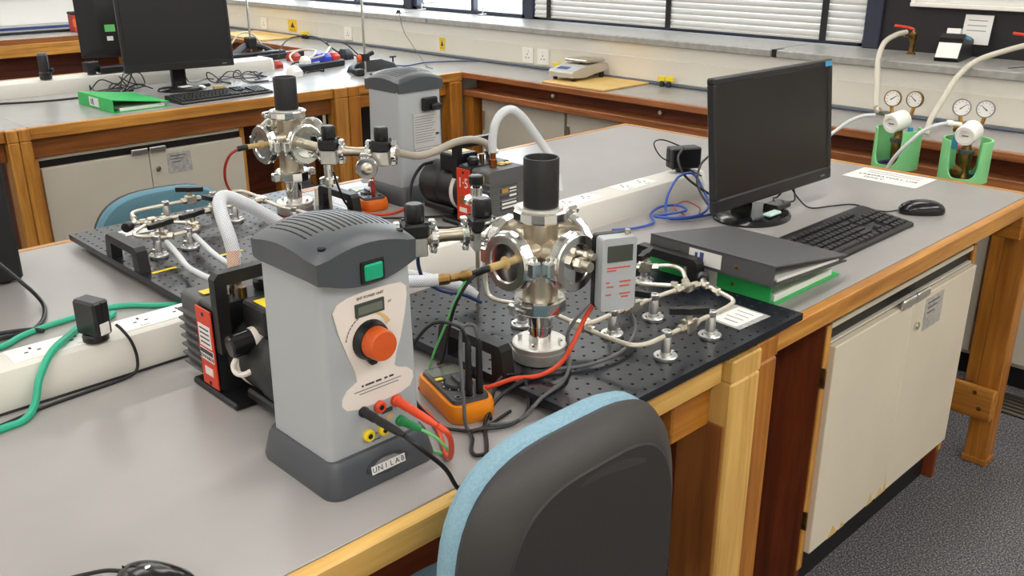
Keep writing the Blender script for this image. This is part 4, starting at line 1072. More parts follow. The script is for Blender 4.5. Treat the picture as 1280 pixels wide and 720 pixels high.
def binder(label, loc, rz, m, h, h2, L=.285, W=.315, tilt=0.0, lab=True, rivet='brass'):
    c = empty('ring_binder', label, 'binder', loc, rz, 'ring binders'); c.rotation_euler = (0, tilt, rz); t = .003
    MB().box(0, t, 0, W, 0, h, .001).part('spine', m, c)
    MB().add([(0, 0, 0), (L, 0, 0), (L, W, 0), (0, W, 0), (0, 0, t), (L, 0, t), (L, W, t), (0, W, t)], [(3, 2, 1, 0), (4, 5, 6, 7), (0, 1, 5, 4), (1, 2, 6, 5), (2, 3, 7, 6), (3, 0, 4, 7)]).part('back_cover', m, c)
    MB().add([(0, 0, h - t), (L, 0, h2 - t), (L, W, h2 - t), (0, W, h - t), (0, 0, h), (L, 0, h2), (L, W, h2), (0, W, h)], [(3, 2, 1, 0), (4, 5, 6, 7), (0, 1, 5, 4), (1, 2, 6, 5), (2, 3, 7, 6), (3, 0, 4, 7)]).part('front_cover', m, c)
    a = min(h * .28, .014)
    MB().box(.03, L - .02, .008, W - .008, t, max(t + .004, h2 - .006) if h2 < h * .5 else t + a, .001).part('pages', 'paper', c)
    if lab:
        sl = MB().box(-.0012, 0, W * .40, W * .66, h * .16, h * .84).part('spine_label', 'paper', c)
        MB().box(-.0018, -.001, W * .54, W * .57, h * .25, h * .75).part('printed_line', 'ink_blue', sl)
        MB().box(-.0018, -.001, W * .59, W * .61, h * .3, h * .7).part('printed_line', 'ink_blue', sl)
    for y in (W * .28, W * .76): MB().lathe([(.004, 0), (.004, .001), (.0, .0015)], 12, (0, y, h * .5), (-1, 0, 0)).part('rivet', rivet, c)
    return c
binder('green ring binder under the grey binder beside the front breadboard', (1.572, .885, T), 0, 'green_card', .058, .036, W=.318)
gb = binder('dark grey lever arch binder lying on top of the green binder', (1.535, .862, T + .060), 0, 'grey_card', .043, .015, L=.30, W=.30, tilt=.06)
binder('green ring binder lying on the second island left of the far keyboard', (1.535, 3.985, T), math.radians(2), 'green_card', .055, .022, L=.25, W=.35)

# paper notice at the far end of the island
nt_ = empty('paper_notice', 'white printed notice lying flat near the gas regulators', 'paper', (2.775, 1.205, T + .0006), math.radians(-90))
MB().box(-.115, .115, -.075, .075, 0, .0006).part('sheet', 'paper', nt_)
for k in range(2): MB().box(-.085 + k * .006, .085, .046 - k * .022, .0475 - k * .022 + .003, .0006, .0009).part('printed_line', 'soft_ink', nt_)
text_part('LABORATORY USE', .022, face_up(0, -.008, .0007), 'ink', nt_)
text_part('ONLY', .024, face_up(-.03, -.040, .0007), 'ink', nt_)
# ---- chairs
def chair(label, loc, rz, fabric, group='office chairs'):
    c = empty('office_chair', label, 'chair', loc, rz, group)      # faces +y, backrest behind at y ~ 0
    hw, hh, zc = .201, .235, .771
    def ring(inset, y, n=48):
        out = []
        for i in range(n):
            t = 2 * PI * i / n; ct, st = math.cos(t), math.sin(t)
            x = (hw - inset) * math.copysign(abs(ct) ** .64, ct); z = (hh - inset) * math.copysign(abs(st) ** .64, st)
            if z < 0: x *= 1 - .10 * (-z / hh)
            out.append((x, y + .45 * x * x + .10 * (z / hh) ** 2 * .1, zc + z))
        return out
    sh = MB().loft([ring(.060, -.006), ring(.040, -.006), ring(.030, .000), ring(.008, .012), ring(.0, .028), ring(.004, .038)])
    sh.part('back_shell', 'chair_shell', c)
    MB().loft([ring(.044, -.0085), ring(.040, -.004)]).part('back_panel', 'chair_panel', c)
    MB().loft([ring(.006, .036), ring(.0, .043), ring(-.001, .058), ring(.006, .072), ring(.03, .082), ring(.08, .087), ring(.13, .088)]).part('back_cushion', fabric, c)
    MB().box(-.035, .035, -.03, -.010, .50, .70, .006).part('back_bracket', 'black_plastic', c)
    rs = []
    for z, k in ((.44, .90), (.455, 1.0), (.49, 1.0), (.51, .92), (.515, .6)): rs.append([(.225 * k * math.copysign(abs(math.cos(t)) ** .5, math.cos(t)), .27 + .215 * k * math.copysign(abs(math.sin(t)) ** .5, math.sin(t)), z) for t in [2 * PI * i / 40 for i in range(40)]])
    MB().loft(rs).part('seat', fabric, c)
    MB().box(-.16, .16, .08, .44, .415, .442, .01).part('seat_pan', 'black_plastic', c)
    MB().tube([(0, -.02, .52), (0, -.02, .44), (0, .02, .405), (0, .25, .40)], .02, 10, 5).part('back_arm', 'black_plastic', c)
    MB().lathe([(.028, .10), (.028, .26), (.018, .262), (.018, .415)], 20, (0, .25, 0)).part('gas_column', 'black_gloss', c)
    for k in range(5):
        a = 2 * PI * k / 5 + .3; dx, dy = math.cos(a), math.sin(a)
        leg = MB().tube([(0, .25, .12), (dx * .14, .25 + dy * .14, .105), (dx * .27, .25 + dy * .27, .075)], .018, 10, 4).part('leg', 'black_plastic', c)
        MB().cyl((dx * .27 - dy * .018, .25 + dy * .27 + dx * .018, .028), (dx * .27 + dy * .018, .25 + dy * .27 - dx * .018, .028), .028, n=18).part('castor', 'rubber', leg)
    return c
chair('office chair with dark back shell and pale blue cushion in the foreground', (.767, .634, .0), math.radians(0), 'blue_fabric')
rc = chair('blue-backed office chair on the far side of the island behind the left breadboard', (1.085, 2.62, -.0), PI - .05, 'teal_fabric')
rc.location.z = -.0; rc.scale = (1.02, .98, .885)

# ---- multimeters
def multimeter(label, loc, rz, m='meter_orange'):
    c = empty('multimeter', label, 'multimeter', loc, rz, 'orange multimeters')     # local: display towards +y
    R = lambda k, z, r=.022: [(a, b, z) for a, b in rrect(-.038 * k, .038 * k, -.077 * k, .077 * k, r)]
    MB().loft([R(.95, 0), R(1.0, .006), R(1.0, .022), R(.96, .030)]).part('rubber_holster', m, c)
    MB().loft([[(a, b, .0295) for a, b in rrect(-.031, .031, -.064, .068, .010)], [(a, b, .036) for a, b in rrect(-.030, .030, -.062, .066, .010)]]).part('face', 'meter_face', c)
    d = MB().box(-.025, .025, .030, .058, .0355, .0372, .0006).part('display', 'lcd', c)
    MB().lathe([(.026, .0358), (.026, .0366), (.0, .0366)], 28, (0, -.006, 0)).part('dial_scale', 'black_gloss', c)
    MB().lathe([(.019, .0364), (.018, .041), (.0, .0415)], 26, (0, -.006, 0)).box(-.0035, .0035, -.022, .010, .041, .047, .001).part('range_dial', 'meter_face', c)
    MB().box(-.026, -.013, .016, .024, .036, .0385, .001).part('select_button', 'yellow', c)
    for k in range(10):
        a = 2 * PI * k / 10; MB().cyl((.0225 * math.cos(a), -.006 + .0225 * math.sin(a), .0364), (.0225 * math.cos(a), -.006 + .0225 * math.sin(a), .0369), .0013, n=6).part('scale_mark', 'paper', c)
    for x in (-.018, 0, .018): MB().lathe([(.0062, .0355), (.0062, .0372), (.003, .0372), (.003, .036), (.0, .036)], 14, (x, -.050, 0)).part('input_socket', 'black_gloss', c)
    return c
mm1 = multimeter('orange multimeter with two upright black plugs beside the front power unit', (.862, 1.020, T), math.radians(-16))
mm2 = multimeter('orange multimeter lying in front of the rear power unit', (1.452, 2.075, T), math.radians(-14), 'meter_orange_dark')
def stand_plug(mmo, x, m='black_plastic', h=.085):
    p = mmo.matrix_basis @ Vector((x, -.050, .037))
    o = MB().lathe([(.0045, 0), (.0058, .002), (.0058, h * .38), (.0050, h * .42), (.0055, h * .46), (.0048, h), (.0025, h + .006)], 14).thing('test_lead_plug', m, 'x', 'plug')
    o.location = p; return o, p
s1, p1 = stand_plug(mm1, 0); s1['label'] = 'upright black plug in the front multimeter, left of the two'
s2, p2 = stand_plug(mm1, .018); s2['label'] = 'upright black plug in the front multimeter, right of the two'
s3, p3 = stand_plug(mm2, 0, 'dull_red', .07); s3['label'] = 'upright red plug standing in the rear orange multimeter'

# ---- cables (world coordinates)
def cable(label, pts, r, m, name='cable', sub=8, cat='cable', n=8):
    return MB().tube([(x, y, T + z) for x, y, z in pts], r, n, sub).thing(name, m, label, cat)
def plug(label, p, d, L, r, m, name='banana_plug'):
    return MB().lathe([(r * .7, 0), (r, .002), (r, L * .28), (r * .82, L * .32), (r * .95, L * .38), (r * .80, L * .8), (r * .5, L)], 14, (p[0], p[1], T + p[2]), d).thing(name, m, label, 'plug')
plug('black lead plug pushed into the front power unit', (.627, .931, .1055), (.02, -1, -.02), .085, .0066, 'black_plastic')
plug('red lead plug pushed into the front power unit', (.681, .931, .103), (.03, -1, -.08), .085, .0066, 'red_lead')
plug('short green plug pushed into the front power unit', (.686, .931, .070), (.10, -1, .02), .042, .0062, 'green_lead')
cable('black lead curving from the power unit down onto the bench edge', [(.629, .850, .104), (.640, .832, .088), (.676, .826, .045), (.694, .820, .008), (.716, .818, .004), (.752, .834, .004), (.80, .880, .004), (.845, .932, .006), (.884, .950, .02), (.93, .952, .032), (1.0, .948, .036)], .0032, 'black_plastic')
cable('grey lead looping over the front breadboard near the silver posts', [(1.0, .948, .036), (1.06, .915, .036), (1.13, .905, .040), (1.20, .93, .048), (1.235, .965, .060), (1.222, .985, .086), (1.185, .985, .108), (1.13, .985, .098), (1.075, .975, .070), (1.045, .942, .040), (.99, .905, .036), (.93, .895, .030), (.885, .900, .006), (.845, .922, .005)], .0032, 'grey_cable')
cable('small black lead coil on the bench beside the orange multimeter', [(.85, .925, .012), (.885, .965, .008), (.93, .985, .034), (.95, .955, .036), (.915, .91, .010), (.865, .90, .006), (.815, .925, .006), (.795, .905, .006), (.775, .885, .005), (.772, .87, .005), (.79, .862, .005)], .003, 'black_plastic')
cable('red lead from the power unit plug drooping to the multimeter', [(.685, .848, .096), (.692, .838, .086), (.705, .846, .062), (.725, .872, .022), (.74, .90, .006), (.772, .952, .004), (.80, 1.01, .004), (.808, 1.06, .004)], .004, 'red_lead')
cable('orange lead from the pressure meter across the breadboard to the multimeter', [(1.098, .915, .165), (1.085, .918, .150), (1.055, .920, .120), (1.025, .918, .085), (1.005, .925, .055), (.975, .942, .037), (.935, .965, .036), (.905, .992, .022), (.885, 1.03, .01), (.878, 1.08, .006), (.868, 1.10, .006), (.845, 1.09, .006)], .0038, 'red_lead')
cable('thin green lead curling from the power unit to the bench', [(.690, .890, .071), (.700, .872, .062), (.715, .868, .040), (.735, .882, .012), (.742, .905, .004), (.735, .93, .004)], .0022, 'green_light')
cable('black probe lead looping over the multimeter to its left plug', [(p1.x, p1.y, p1.z - T + .088), (p1.x - .008, p1.y + .012, .150), (p1.x - .035, p1.y + .045, .150), (p1.x - .07, p1.y + .06, .10), (p1.x - .075, p1.y + .045, .045), (p1.x - .065, p1.y + .0, .012), (p1.x - .05, p1.y - .025, .005), (p1.x - .02, p1.y - .05, .005), (p1.x + .05, p1.y - .04, .005)], .0028, 'black_plastic')
cable('black probe lead arching between the two upright multimeter plugs', [(p2.x, p2.y, p2.z - T + .088), (p2.x - .004, p2.y + .006, .148), (p2.x - .02, p2.y + .014, .146), (p2.x - .03, p2.y + .008, .11), (p2.x - .05, p2.y - .02, .05), (p2.x - .055, p2.y - .035, .006), (p2.x - .02, p2.y - .045, .005)], .0028, 'grey_cable')
cable('black wire running from the chamber feedthrough down to the multimeter', [(.914, 1.018, .208), (.902, 1.024, .198), (.890, 1.030, .180), (.880, 1.040, .15), (.878, 1.055, .10), (.882, 1.075, .05), (.885, 1.09, .036)], .0026, 'black_plastic')
cable('green striped wire running beside the black chamber wire', [(.916, 1.022, .208), (.898, 1.030, .196), (.884, 1.040, .165), (.874, 1.06, .11), (.872, 1.085, .06), (.872, 1.105, .008), (.868, 1.095, .005)], .0022, 'green_light')
MB().lathe([(.0075, 0), (.009, .003), (.009, .016), (.0065, .02), (.0065, .035), (.009, .038), (.009, .055), (.006, .058)], 10, (.9095, 1.029, T + .203), (-.90, .42, -.04)).thing('hose_fitting', 'old_brass', 'tarnished brass hose fitting left of the front chamber', 'fitting')
MB().tube([(.924, 1.003, T + .217), (.918, 1.010, T + .214), (.913, 1.020, T + .208), (.909, 1.029, T + .203)], .006, 10, 5).thing('feedthrough_boot', 'black_plastic', 'black cable boot on the tan feedthrough of the front chamber', 'cable')
def hose(label, pts, r, m, cat='hose', sub=10):
    return MB().tube([(x, y, T + z) for x, y, z in pts], r, 14, sub, uvs=True).thing('hose', m, label, cat)
hose('clear braided hose running behind the front power unit to the brass fitting', [(.862, 1.052, .201), (.845, 1.068, .199), (.82, 1.098, .196), (.785, 1.145, .192), (.74, 1.22, .19), (.69, 1.31, .188)], .0095, 'braid_white')
hose('thick clear braided hose arching over the far left breadboard', [(.690, 1.372, .200), (.688, 1.380, .235), (.690, 1.400, .262), (.700, 1.425, .282), (.720, 1.440, .285), (.76, 1.44, .262), (.82, 1.44, .215), (.88, 1.435, .165), (.94, 1.41, .125), (1.0, 1.36, .10), (1.05, 1.31, .085), (1.09, 1.268, .070), (1.112, 1.247, .052)], .0115, 'braid_white')
hose('copper end sleeve of the thick braided hose on the front pump', [(.6855, 1.370, .172), (.6865, 1.371, .19), (.688, 1.372, .215)], .0112, 'braid_copper', 'fitting')
hose('white hose from the left breadboard post down to the front pump', [(.822, 1.948, .064), (.817, 1.91, .060), (.805, 1.849, .056), (.792, 1.79, .054), (.784, 1.73, .058), (.785, 1.675, .060), (.80, 1.62, .066), (.80, 1.54, .085), (.76, 1.45, .13), (.70, 1.40, .15)], .0062, 'white_hose')
hose('white hose beside the yellow tape running down to the front pump', [(.889, 1.950, .064), (.884, 1.91, .060), (.872, 1.84, .056), (.866, 1.789, .054), (.860, 1.74, .056), (.858, 1.689, .060), (.858, 1.63, .068), (.85, 1.55, .085), (.80, 1.46, .12), (.73, 1.41, .15)], .0062, 'white_hose')
hose('clear hose arching up from the rear pump and down behind the black tube', [(1.558, 1.675, .195), (1.556, 1.675, .225), (1.562, 1.672, .262), (1.580, 1.667, .288), (1.606, 1.66, .296), (1.635, 1.655, .278), (1.668, 1.65, .240), (1.70, 1.64, .195), (1.72, 1.62, .15), (1.72, 1.60, .08)], .0105, 'white_hose')
hose('steel braided hose linking the rear valves to the rear pump', [(1.325, 1.760, .217), (1.36, 1.765, .205), (1.40, 1.765, .196), (1.45, 1.765, .200), (1.50, 1.762, .212), (1.55, 1.75, .216), (1.585, 1.735, .205), (1.598, 1.727, .186)], .0095, 'braid_steel')
cable('red lead hanging from the rear chamber feedthrough to the board', [(1.10, 2.063, .217), (1.085, 2.066, .216), (1.062, 2.08, .200), (1.055, 2.10, .16), (1.07, 2.12, .11), (1.10, 2.10, .06), (1.14, 2.05, .036), (1.20, 1.98, .036), (1.30, 1.95, .036), (1.38, 2.02, .01), (1.43, 2.04, .006)], .0035, 'dull_red')
MB().tube([(1.142 - .0405, 2.063, T + .217), (1.09, 2.064, T + .217), (1.078, 2.068, T + .215)], .0068, 10, 4).thing('feedthrough_boot', 'black_plastic', 'black cable boot on the tan feedthrough of the rear chamber', 'cable')
cable('red lead curled on the bench in front of the rear multimeter', [(1.38, 2.06, .006), (1.40, 1.98, .004), (1.44, 1.95, .004), (1.50, 1.96, .004), (1.52, 1.94, .004)], .0035, 'red_lead')
cable('black lead dropping from the rear chamber onto the multimeter', [(1.262, 1.94, .15), (1.268, 1.93, .11), (1.29, 1.93, .06), (1.34, 1.93, .02), (1.42, 1.90, .006), (1.50, 1.84, .006), (1.535, 1.80, .01)], .003, 'black_plastic')
cable('thick black mains cable from the rear pump motor down to the bench', [(1.545, 1.90, .135), (1.51, 1.90, .13), (1.47, 1.89, .10), (1.435, 1.86, .06), (1.42, 1.82, .02), (1.44, 1.76, .006), (1.50, 1.70, .006)], .0045, 'black_plastic')
cable('navy cable hanging over the trunking below the front valves', [(.945, 1.21, .19), (.955, 1.22, .155), (.98, 1.235, .12), (1.02, 1.235, .09), (1.06, 1.225, .075), (1.10, 1.22, .05)], .0035, 'navy_cable')
cable('green cable looping over the trunking at the left beside the black adapter', [(.20, 1.40, .005), (.305, 1.425, .005), (.345, 1.432, .005), (.372, 1.462, .012), (.390, 1.478, .045), (.420, 1.500, .072), (.465, 1.545, .074), (.50, 1.585, .070), (.535, 1.66, .036), (.575, 1.72, .008), (.62, 1.765, .006)], .0062, 'green_cable')
cable('green cable running along the bench behind the trunking', [(.15, 1.75, .006), (.33, 1.742, .006), (.41, 1.748, .006), (.45, 1.772, .006), (.505, 1.79, .006), (.575, 1.797, .006), (.62, 1.80, .006), (.66, 1.785, .006), (.70, 1.745, .006), (.76, 1.70, .006)], .0058, 'green_cable')
cable('thin black adapter wire lying in front of the left trunking', [(.527, 1.498, .090), (.532, 1.490, .082), (.541, 1.480, .06), (.544, 1.474, .03), (.535, 1.470, .008), (.50, 1.468, .003), (.44, 1.464, .003), (.38, 1.458, .003), (.30, 1.44, .003)], .0026, 'black_plastic')
cable('thin black wire tucked along the foot of the trunking', [(.20, 1.478, .003), (.44, 1.480, .003), (.62, 1.482, .003), (.72, 1.48, .003)], .0022, 'black_plastic')
cable('black cable hanging from the computer case at the left edge', [(.47, 2.09, .14), (.478, 2.06, .11), (.51, 2.00, .06), (.535, 1.94, .02), (.530, 1.88, .006), (.49, 1.80, .006), (.44, 1.785, .006), (.30, 1.80, .006), (.10, 1.83, .006)], .0042, 'black_plastic')
cable('second black cable on the bench by the computer case at left', [(.10, 1.86, .006), (.30, 1.835, .006), (.42, 1.815, .006), (.47, 1.79, .008), (.49, 1.77, .006)], .0042, 'black_plastic')
cable('black mouse cord running from the right mouse under the monitor', [(2.415, 1.012, .008), (2.395, 1.035, .004), (2.385, 1.075, .004), (2.40, 1.115, .004), (2.39, 1.14, .004), (2.34, 1.165, .004), (2.285, 1.195, .004), (2.285, 1.23, .02), (2.25, 1.25, .07)], .0022, 'black_plastic')
cable('black mouse cord at the bottom left corner', [(.298, .958, .012), (.285, .975, .010), (.262, .995, .004), (.23, 1.005, .004)], .0026, 'black_plastic')
cable('tangled blue network cable left of the monitor', [(1.74, 1.435, .006), (1.80, 1.405, .006), (1.86, 1.40, .008), (1.90, 1.44, .014), (1.97, 1.46, .016), (2.02, 1.44, .014), (2.0, 1.40, .012), (1.93, 1.41, .014), (1.88, 1.41, .018), (1.92, 1.37, .014), (1.99, 1.35, .012), (2.06, 1.37, .02), (2.10, 1.42, .05), (2.10, 1.455, .085), (2.04, 1.46, .085), (1.97, 1.44, .05), (1.94, 1.42, .016), (1.92, 1.385, .008), (2.0, 1.35, .006), (2.08, 1.35, .008), (2.14, 1.39, .03), (2.16, 1.42, .05)], .0036, 'blue_cable')
cable('black power lead looping beside the blue network cable', [(2.14, 1.52, .14), (2.09, 1.50, .12), (2.075, 1.46, .08), (2.10, 1.40, .04), (2.13, 1.34, .012), (2.10, 1.31, .006), (2.05, 1.33, .006), (2.06, 1.37, .02), (2.09, 1.43, .06), (2.14, 1.46, .10), (2.2, 1.47, .12)], .0034, 'black_plastic')
cable('thin red wire loop beside the blue network cable', [(1.98, 1.39, .006), (2.0, 1.44, .012), (2.05, 1.44, .02), (2.06, 1.40, .008), (2.02, 1.37, .006)], .0018, 'dull_red')
cable('black wires hanging below the monitor onto its base', [(2.28, 1.26, .085), (2.26, 1.235, .05), (2.24, 1.22, .03), (2.21, 1.22, .03), (2.18, 1.24, .03), (2.20, 1.26, .035), (2.24, 1.27, .03), (2.26, 1.25, .07)], .0026, 'black_plastic')
# ---- adapters and boxes on the island
def adapter(label, x, y, rz, w=.052, d=.032, h=.062, base_z=.066, feet=True):
    c = empty('power_adapter', label, 'adapter', (x, y, T + base_z), rz, 'black plug-in adapters')
    if feet: MB().lathe([(.021, 0.002), (.021, .011), (.018, .014)], 20, (0, 0, 0)).part('plug_base', 'black_plastic', c)
    MB().box(-w / 2, w / 2, -d / 2, d / 2, .012, .012 + h, .004).part('adapter_body', 'black_satin', c)
    MB().box(-w / 2 - .0006, w / 2 + .0006, -.0008, .0008, .016, .010 + h, 0).part('case_seam', 'hole_dark', c)
    MB().box(w / 2 - .002, w / 2 + .0008, -.009, .009, .016, .036).part('rating_label', 'paper', c)
    return c
adapter('black plug-in adapter on the left trunking with a thin wire', .497, 1.514, -1.25)
adapter('black plug-in adapter on the trunking left of the monitor', 2.165, 1.535, -.5, w=.09, d=.045, h=.06)
cable('thin black wire looping above the adapter left of the monitor', [(2.19, 1.56, .13), (2.15, 1.60, .15), (2.11, 1.60, .145), (2.11, 1.57, .11), (2.14, 1.53, .09), (2.18, 1.48, .06)], .002, 'black_plastic')
nb = empty('network_box', 'white network socket box with plugged cables behind the monitor', 'socket box', (2.235, 1.42, T), 0)
MB().box(-.045, .06, -.03, .035, 0, .125, .006).part('box_body', 'white_plastic', nb)
for k in range(3): MB().box(-.0465, -.0445, -.022 + k * .018, -.010 + k * .018, .085, .110).part('vent_slot', 'hole_dark', nb)
MB().box(-.06, -.044, -.02, .0, .045, .065, .002).part('network_plug', 'navy_cable', nb)
MB().box(-.055, -.044, .005, .022, .04, .06, .002).part('network_plug', 'black_plastic', nb)
MB().box(-.028, .028, -.012, .012, 0, .008, .003).thing('usb_dongle', 'pale_teal', 'pale teal adapter lying on the monitor base', 'adapter').location = (2.105, 1.205, T + .0185)
MB().box(-.035, .035, -.022, .022, 0, .016, .003).thing('small_black_box', 'black_gloss', 'small black box with wires on the monitor base', 'box').location = (2.178, 1.235, T + .0165)
cc = empty('computer_case', 'black computer case standing at the left edge of the island', 'computer', (.40, 2.20, T))
MB().box(-.15, .163, -.105, .10, .006, .355, .006).part('case_shell', 'black_plastic', cc)
for sx in (-.12, .13):
    for sy in (-.08, .08): MB().cyl((sx, sy, 0), (sx, sy, .007), .012, n=12).part('case_foot', 'rubber', cc)
for k in range(6): MB().box(-.1, .1, -.1062, -.1048, .20 + k * .018, .208 + k * .018).part('vent_slot', 'hole_dark', cc)
# ================================================================== SECOND ISLAND CLUTTER
def at_bench(o, x, y, z=0, rz=0):
    o.location = (x, y, T + z); o.rotation_euler[2] = rz; return o
cn = empty('pepper_mill_speaker', 'black cylindrical canister with metal top on the far trunking', 'canister', (1.54, 4.755, T + .064)); cn.name = 'canister'
MB().lathe([(.026, 0), (.028, .004), (.028, .03), (.024, .034), (.024, .105), (.022, .110)], 24).part('canister_body', 'black_satin', cn)
MB().lathe([(.022, .108), (.021, .118), (.016, .122), (.0, .122)], 24).part('canister_top', 'grey_cable', cn)
MB().lathe([(.0, 0), (.010, .0), (.010, .012), (.0, .012)], 14, (.024, -.012, .04), (.9, -.4, 0)).part('side_knob', 'black_plastic', cn)
a_ = adapter('black plug adapter on the far trunking beside the canister', 1.76, 4.77, .3, w=.07, d=.04, h=.05, base_z=.063)
st_ = empty('power_strip', 'black power strip lying on the far trunking with an orange light', 'power strip', (1.95, 4.775, T + .066), math.radians(4))
MB().box(-.16, .16, -.025, .025, 0, .03, .005).part('strip_body', 'black_plastic', st_)
MB().box(-.03, -.01, -.027, -.024, .006, .02).part('indicator', 'orange_plastic', st_)
for k in range(3): MB().box(.0 + k * .05, .034 + k * .05, -.016, .016, .0295, .0305).part('socket_face', 'black_gloss', st_)
adapter('black plug adapter at the end of the far power strip', 2.13, 4.64, .5, w=.06, d=.04, h=.03, base_z=.0, feet=False)
rnd = random.Random(3)
def tangle(label, x0, x1, y0, y1, n, group, r=.003, m='black_plastic', zmax=.06):
    for k in range(n):
        pts = []; cx = rnd.uniform(x0 + .05, x1 - .05); cy = rnd.uniform(y0 + .05, y1 - .05); ph = rnd.uniform(0, 6.28); dx = rnd.uniform(-.03, .03); dy = rnd.uniform(-.02, .02)
        R1 = rnd.uniform(.04, .10); R2 = rnd.uniform(.03, .07); up = rnd.uniform(.2, 1.0) * zmax; fr = rnd.uniform(.8, 1.3)
        for j in range(11):
            t = ph + j * .75
            pts.append((min(x1, max(x0, cx + dx * j + R1 * math.cos(t))), min(y1, max(y0, cy + dy * j + R2 * math.sin(t * fr))), r + .002 + up * max(0.0, math.sin(t * .9 + ph)) ** 2 * (0 if j in (0, 10) else 1)))
        o = cable(label, pts, r, m, sub=7, n=6); o['group'] = group
tangle('thin black cable in the tangle left of the far monitor stand', 1.70, 1.96, 4.38, 4.66, 6, 'cable tangle left of the far monitor stand', zmax=.10)
tangle('thin black cable in the tangle behind the far keyboard', 2.12, 2.55, 4.30, 4.66, 7, 'cable tangle behind the far keyboard', zmax=.08)
cable('black cable running along the second island to the green binder', [(.9, 4.62, .004), (1.2, 4.58, .004), (1.4, 4.50, .004), (1.55, 4.48, .004), (1.70, 4.50, .004), (1.85, 4.52, .004)], .0045, 'black_plastic')
MB().lathe([(.0, .0), (.035, .0), (.04, .008), (.03, .022), (.0, .024)], 14).thing('cable_coil_plug', 'black_plastic', 'black lump of coiled plug on the far bench behind the green binder', 'plug').location = (1.735, 4.47, T)
MB().box(-.03, .03, -.012, .012, 0, .02, .004).thing('wooden_clip', 'peek_tan', 'small wooden clip between far monitor stand and keyboard', 'clip').location = (2.165, 4.27, T)
MB().box(-.05, .05, -.018, .018, 0, .012, .003).thing('glasses_case', 'black_gloss', 'small black case on the bench right of the far monitor stand', 'case').location = (2.14, 4.42, T)
MB().box(-.028, .028, -.02, .02, 0, .004, .001).thing('paper_slip', 'paper', 'white paper slip on the foot of the far monitor', 'paper').location = (2.03, 4.345, T + .0185)
# power strips with coloured plugs
def strip(label, x, y, rz, L=.34):
    c = empty('power_strip', label, 'power strip', (x, y, T), rz, 'black power strips')
    MB().box(-L / 2, L / 2, -.03, .03, 0, .036, .006).part('strip_body', 'black_plastic', c)
    for k in range(4):
        f = MB().box(-L / 2 + .03 + k * .075, -L / 2 + .085 + k * .075, -.022, .022, .0355, .037).part('socket_face', 'black_gloss', c)
    return c
strip('black power strip loaded with blue and red plugs behind the rear chamber', 2.93, 4.57, math.radians(12), .36)
strip('black power strip farther back beyond the loaded one', 3.02, 5.13, math.radians(10), .34)
def mains_plug(label, x, y, z, m, rz=0, s=1.0):
    c = MB().loft([[(a * s, b * s, 0) for a, b in rrect(-.024, .024, -.022, .022, .008, 3)], [(a * s, b * s, .018 * s) for a, b in rrect(-.024, .024, -.022, .022, .008, 3)], [(a * s, b * s + .004, .036 * s) for a, b in rrect(-.014, .014, -.012, .012, .006, 3)]])
    o = c.thing('mains_plug', m, label, 'plug', 'coloured mains plugs'); o.location = (x, y, T + z); o.rotation_euler = (0, 0, rz)
mains_plug('blue mains plug at the back of the loaded power strip', 3.06, 4.78, .0, 'blue_plug', .3, 1.5)
mains_plug('blue mains plug on the loaded power strip next to the red one', 2.985, 4.585, .037, 'blue_plug', .2, 1.2)
mains_plug('red mains plug on the right end of the loaded power strip', 3.055, 4.60, .037, 'red_plate', .2, 1.1)
mains_plug('white mains plug on the left end of the loaded power strip', 2.83, 4.55, .037, 'white_plastic', .2, 1.1)
mains_plug('dark red plug lying behind the loaded power strip', 3.02, 4.98, .0, 'dull_red', .4, 1.5)
mains_plug('red coiled plug lying at the end of the far trunking', 2.78, 4.76, .0, 'dull_red', .2, 1.1)
mains_plug('white plug lying flat just behind the rear chamber tube', 2.665, 4.40, .0, 'white_plastic', .2, 1.5)
mains_plug('black plug with green mark lying right of the blue plug', 3.28, 4.82, .0, 'black_plastic', .2, 1.7)
cable('beige cable coiled over the loaded power strip', [(2.80, 4.63, .04), (2.83, 4.70, .07), (2.92, 4.73, .09), (2.98, 4.68, .085), (2.93, 4.61, .075), (2.88, 4.58, .06), (2.95, 4.56, .07), (3.05, 4.66, .08), (3.12, 4.74, .09), (3.16, 4.80, .06), (3.10, 4.86, .02)], .0055, 'beige_hose')
cable('black cable arching over the coloured plugs', [(2.93, 5.00, .02), (2.98, 5.04, .08), (3.10, 5.10, .12), (3.20, 5.0, .12), (3.24, 4.90, .06), (3.26, 4.84, .03), (3.18, 4.86, .10), (3.30, 4.86, .09), (3.36, 4.80, .02)], .004, 'black_plastic')
tangle('red-black lead in the heap beside the far trunking end', 2.74, 2.86, 4.42, 4.72, 4, 'lead heap beside the far trunking end', .004, 'rubber', .04)
# retort stand on the corner bench
rs = empty('retort_stand', 'retort stand with thin steel rod and black clamp base on the corner bench', 'stand', (3.0, 4.23, T))
MB().cyl((0, 0, 0), (0, 0, .62), .0065, n=12).part('rod', 'steel', rs)
MB().loft([[(a, b, 0) for a, b in rrect(-.05, .26, .03, .12, .02)], [(a, b, .03) for a, b in rrect(-.04, .24, .04, .11, .02)], [(a, b, .058) for a, b in rrect(.01, .16, .055, .10, .015)]]).part('cast_base', 'black_satin', rs)
MB().tube([(-.02, .06, .045), (-.07, .02, .035), (-.09, -.01, .025), (-.08, -.05, .012)], .015, 10, 5).part('base_foot', 'black_satin', rs)
MB().box(-.10, -.055, -.075, -.03, 0, .035, .006).part('foot_jaw', 'black_satin', rs)
MB().box(-.022, .022, -.018, .022, .065, .105, .004).part('boss_head', 'black_plastic', rs)
MB().cyl((.02, 0, .095), (.055, 0, .105), .012, n=12).part('boss_screw', 'black_plastic', rs)
MB().cyl((-.022, .005, .08), (-.04, .01, .08), .018, n=12).part('boss_grip', 'orange_plastic', rs)
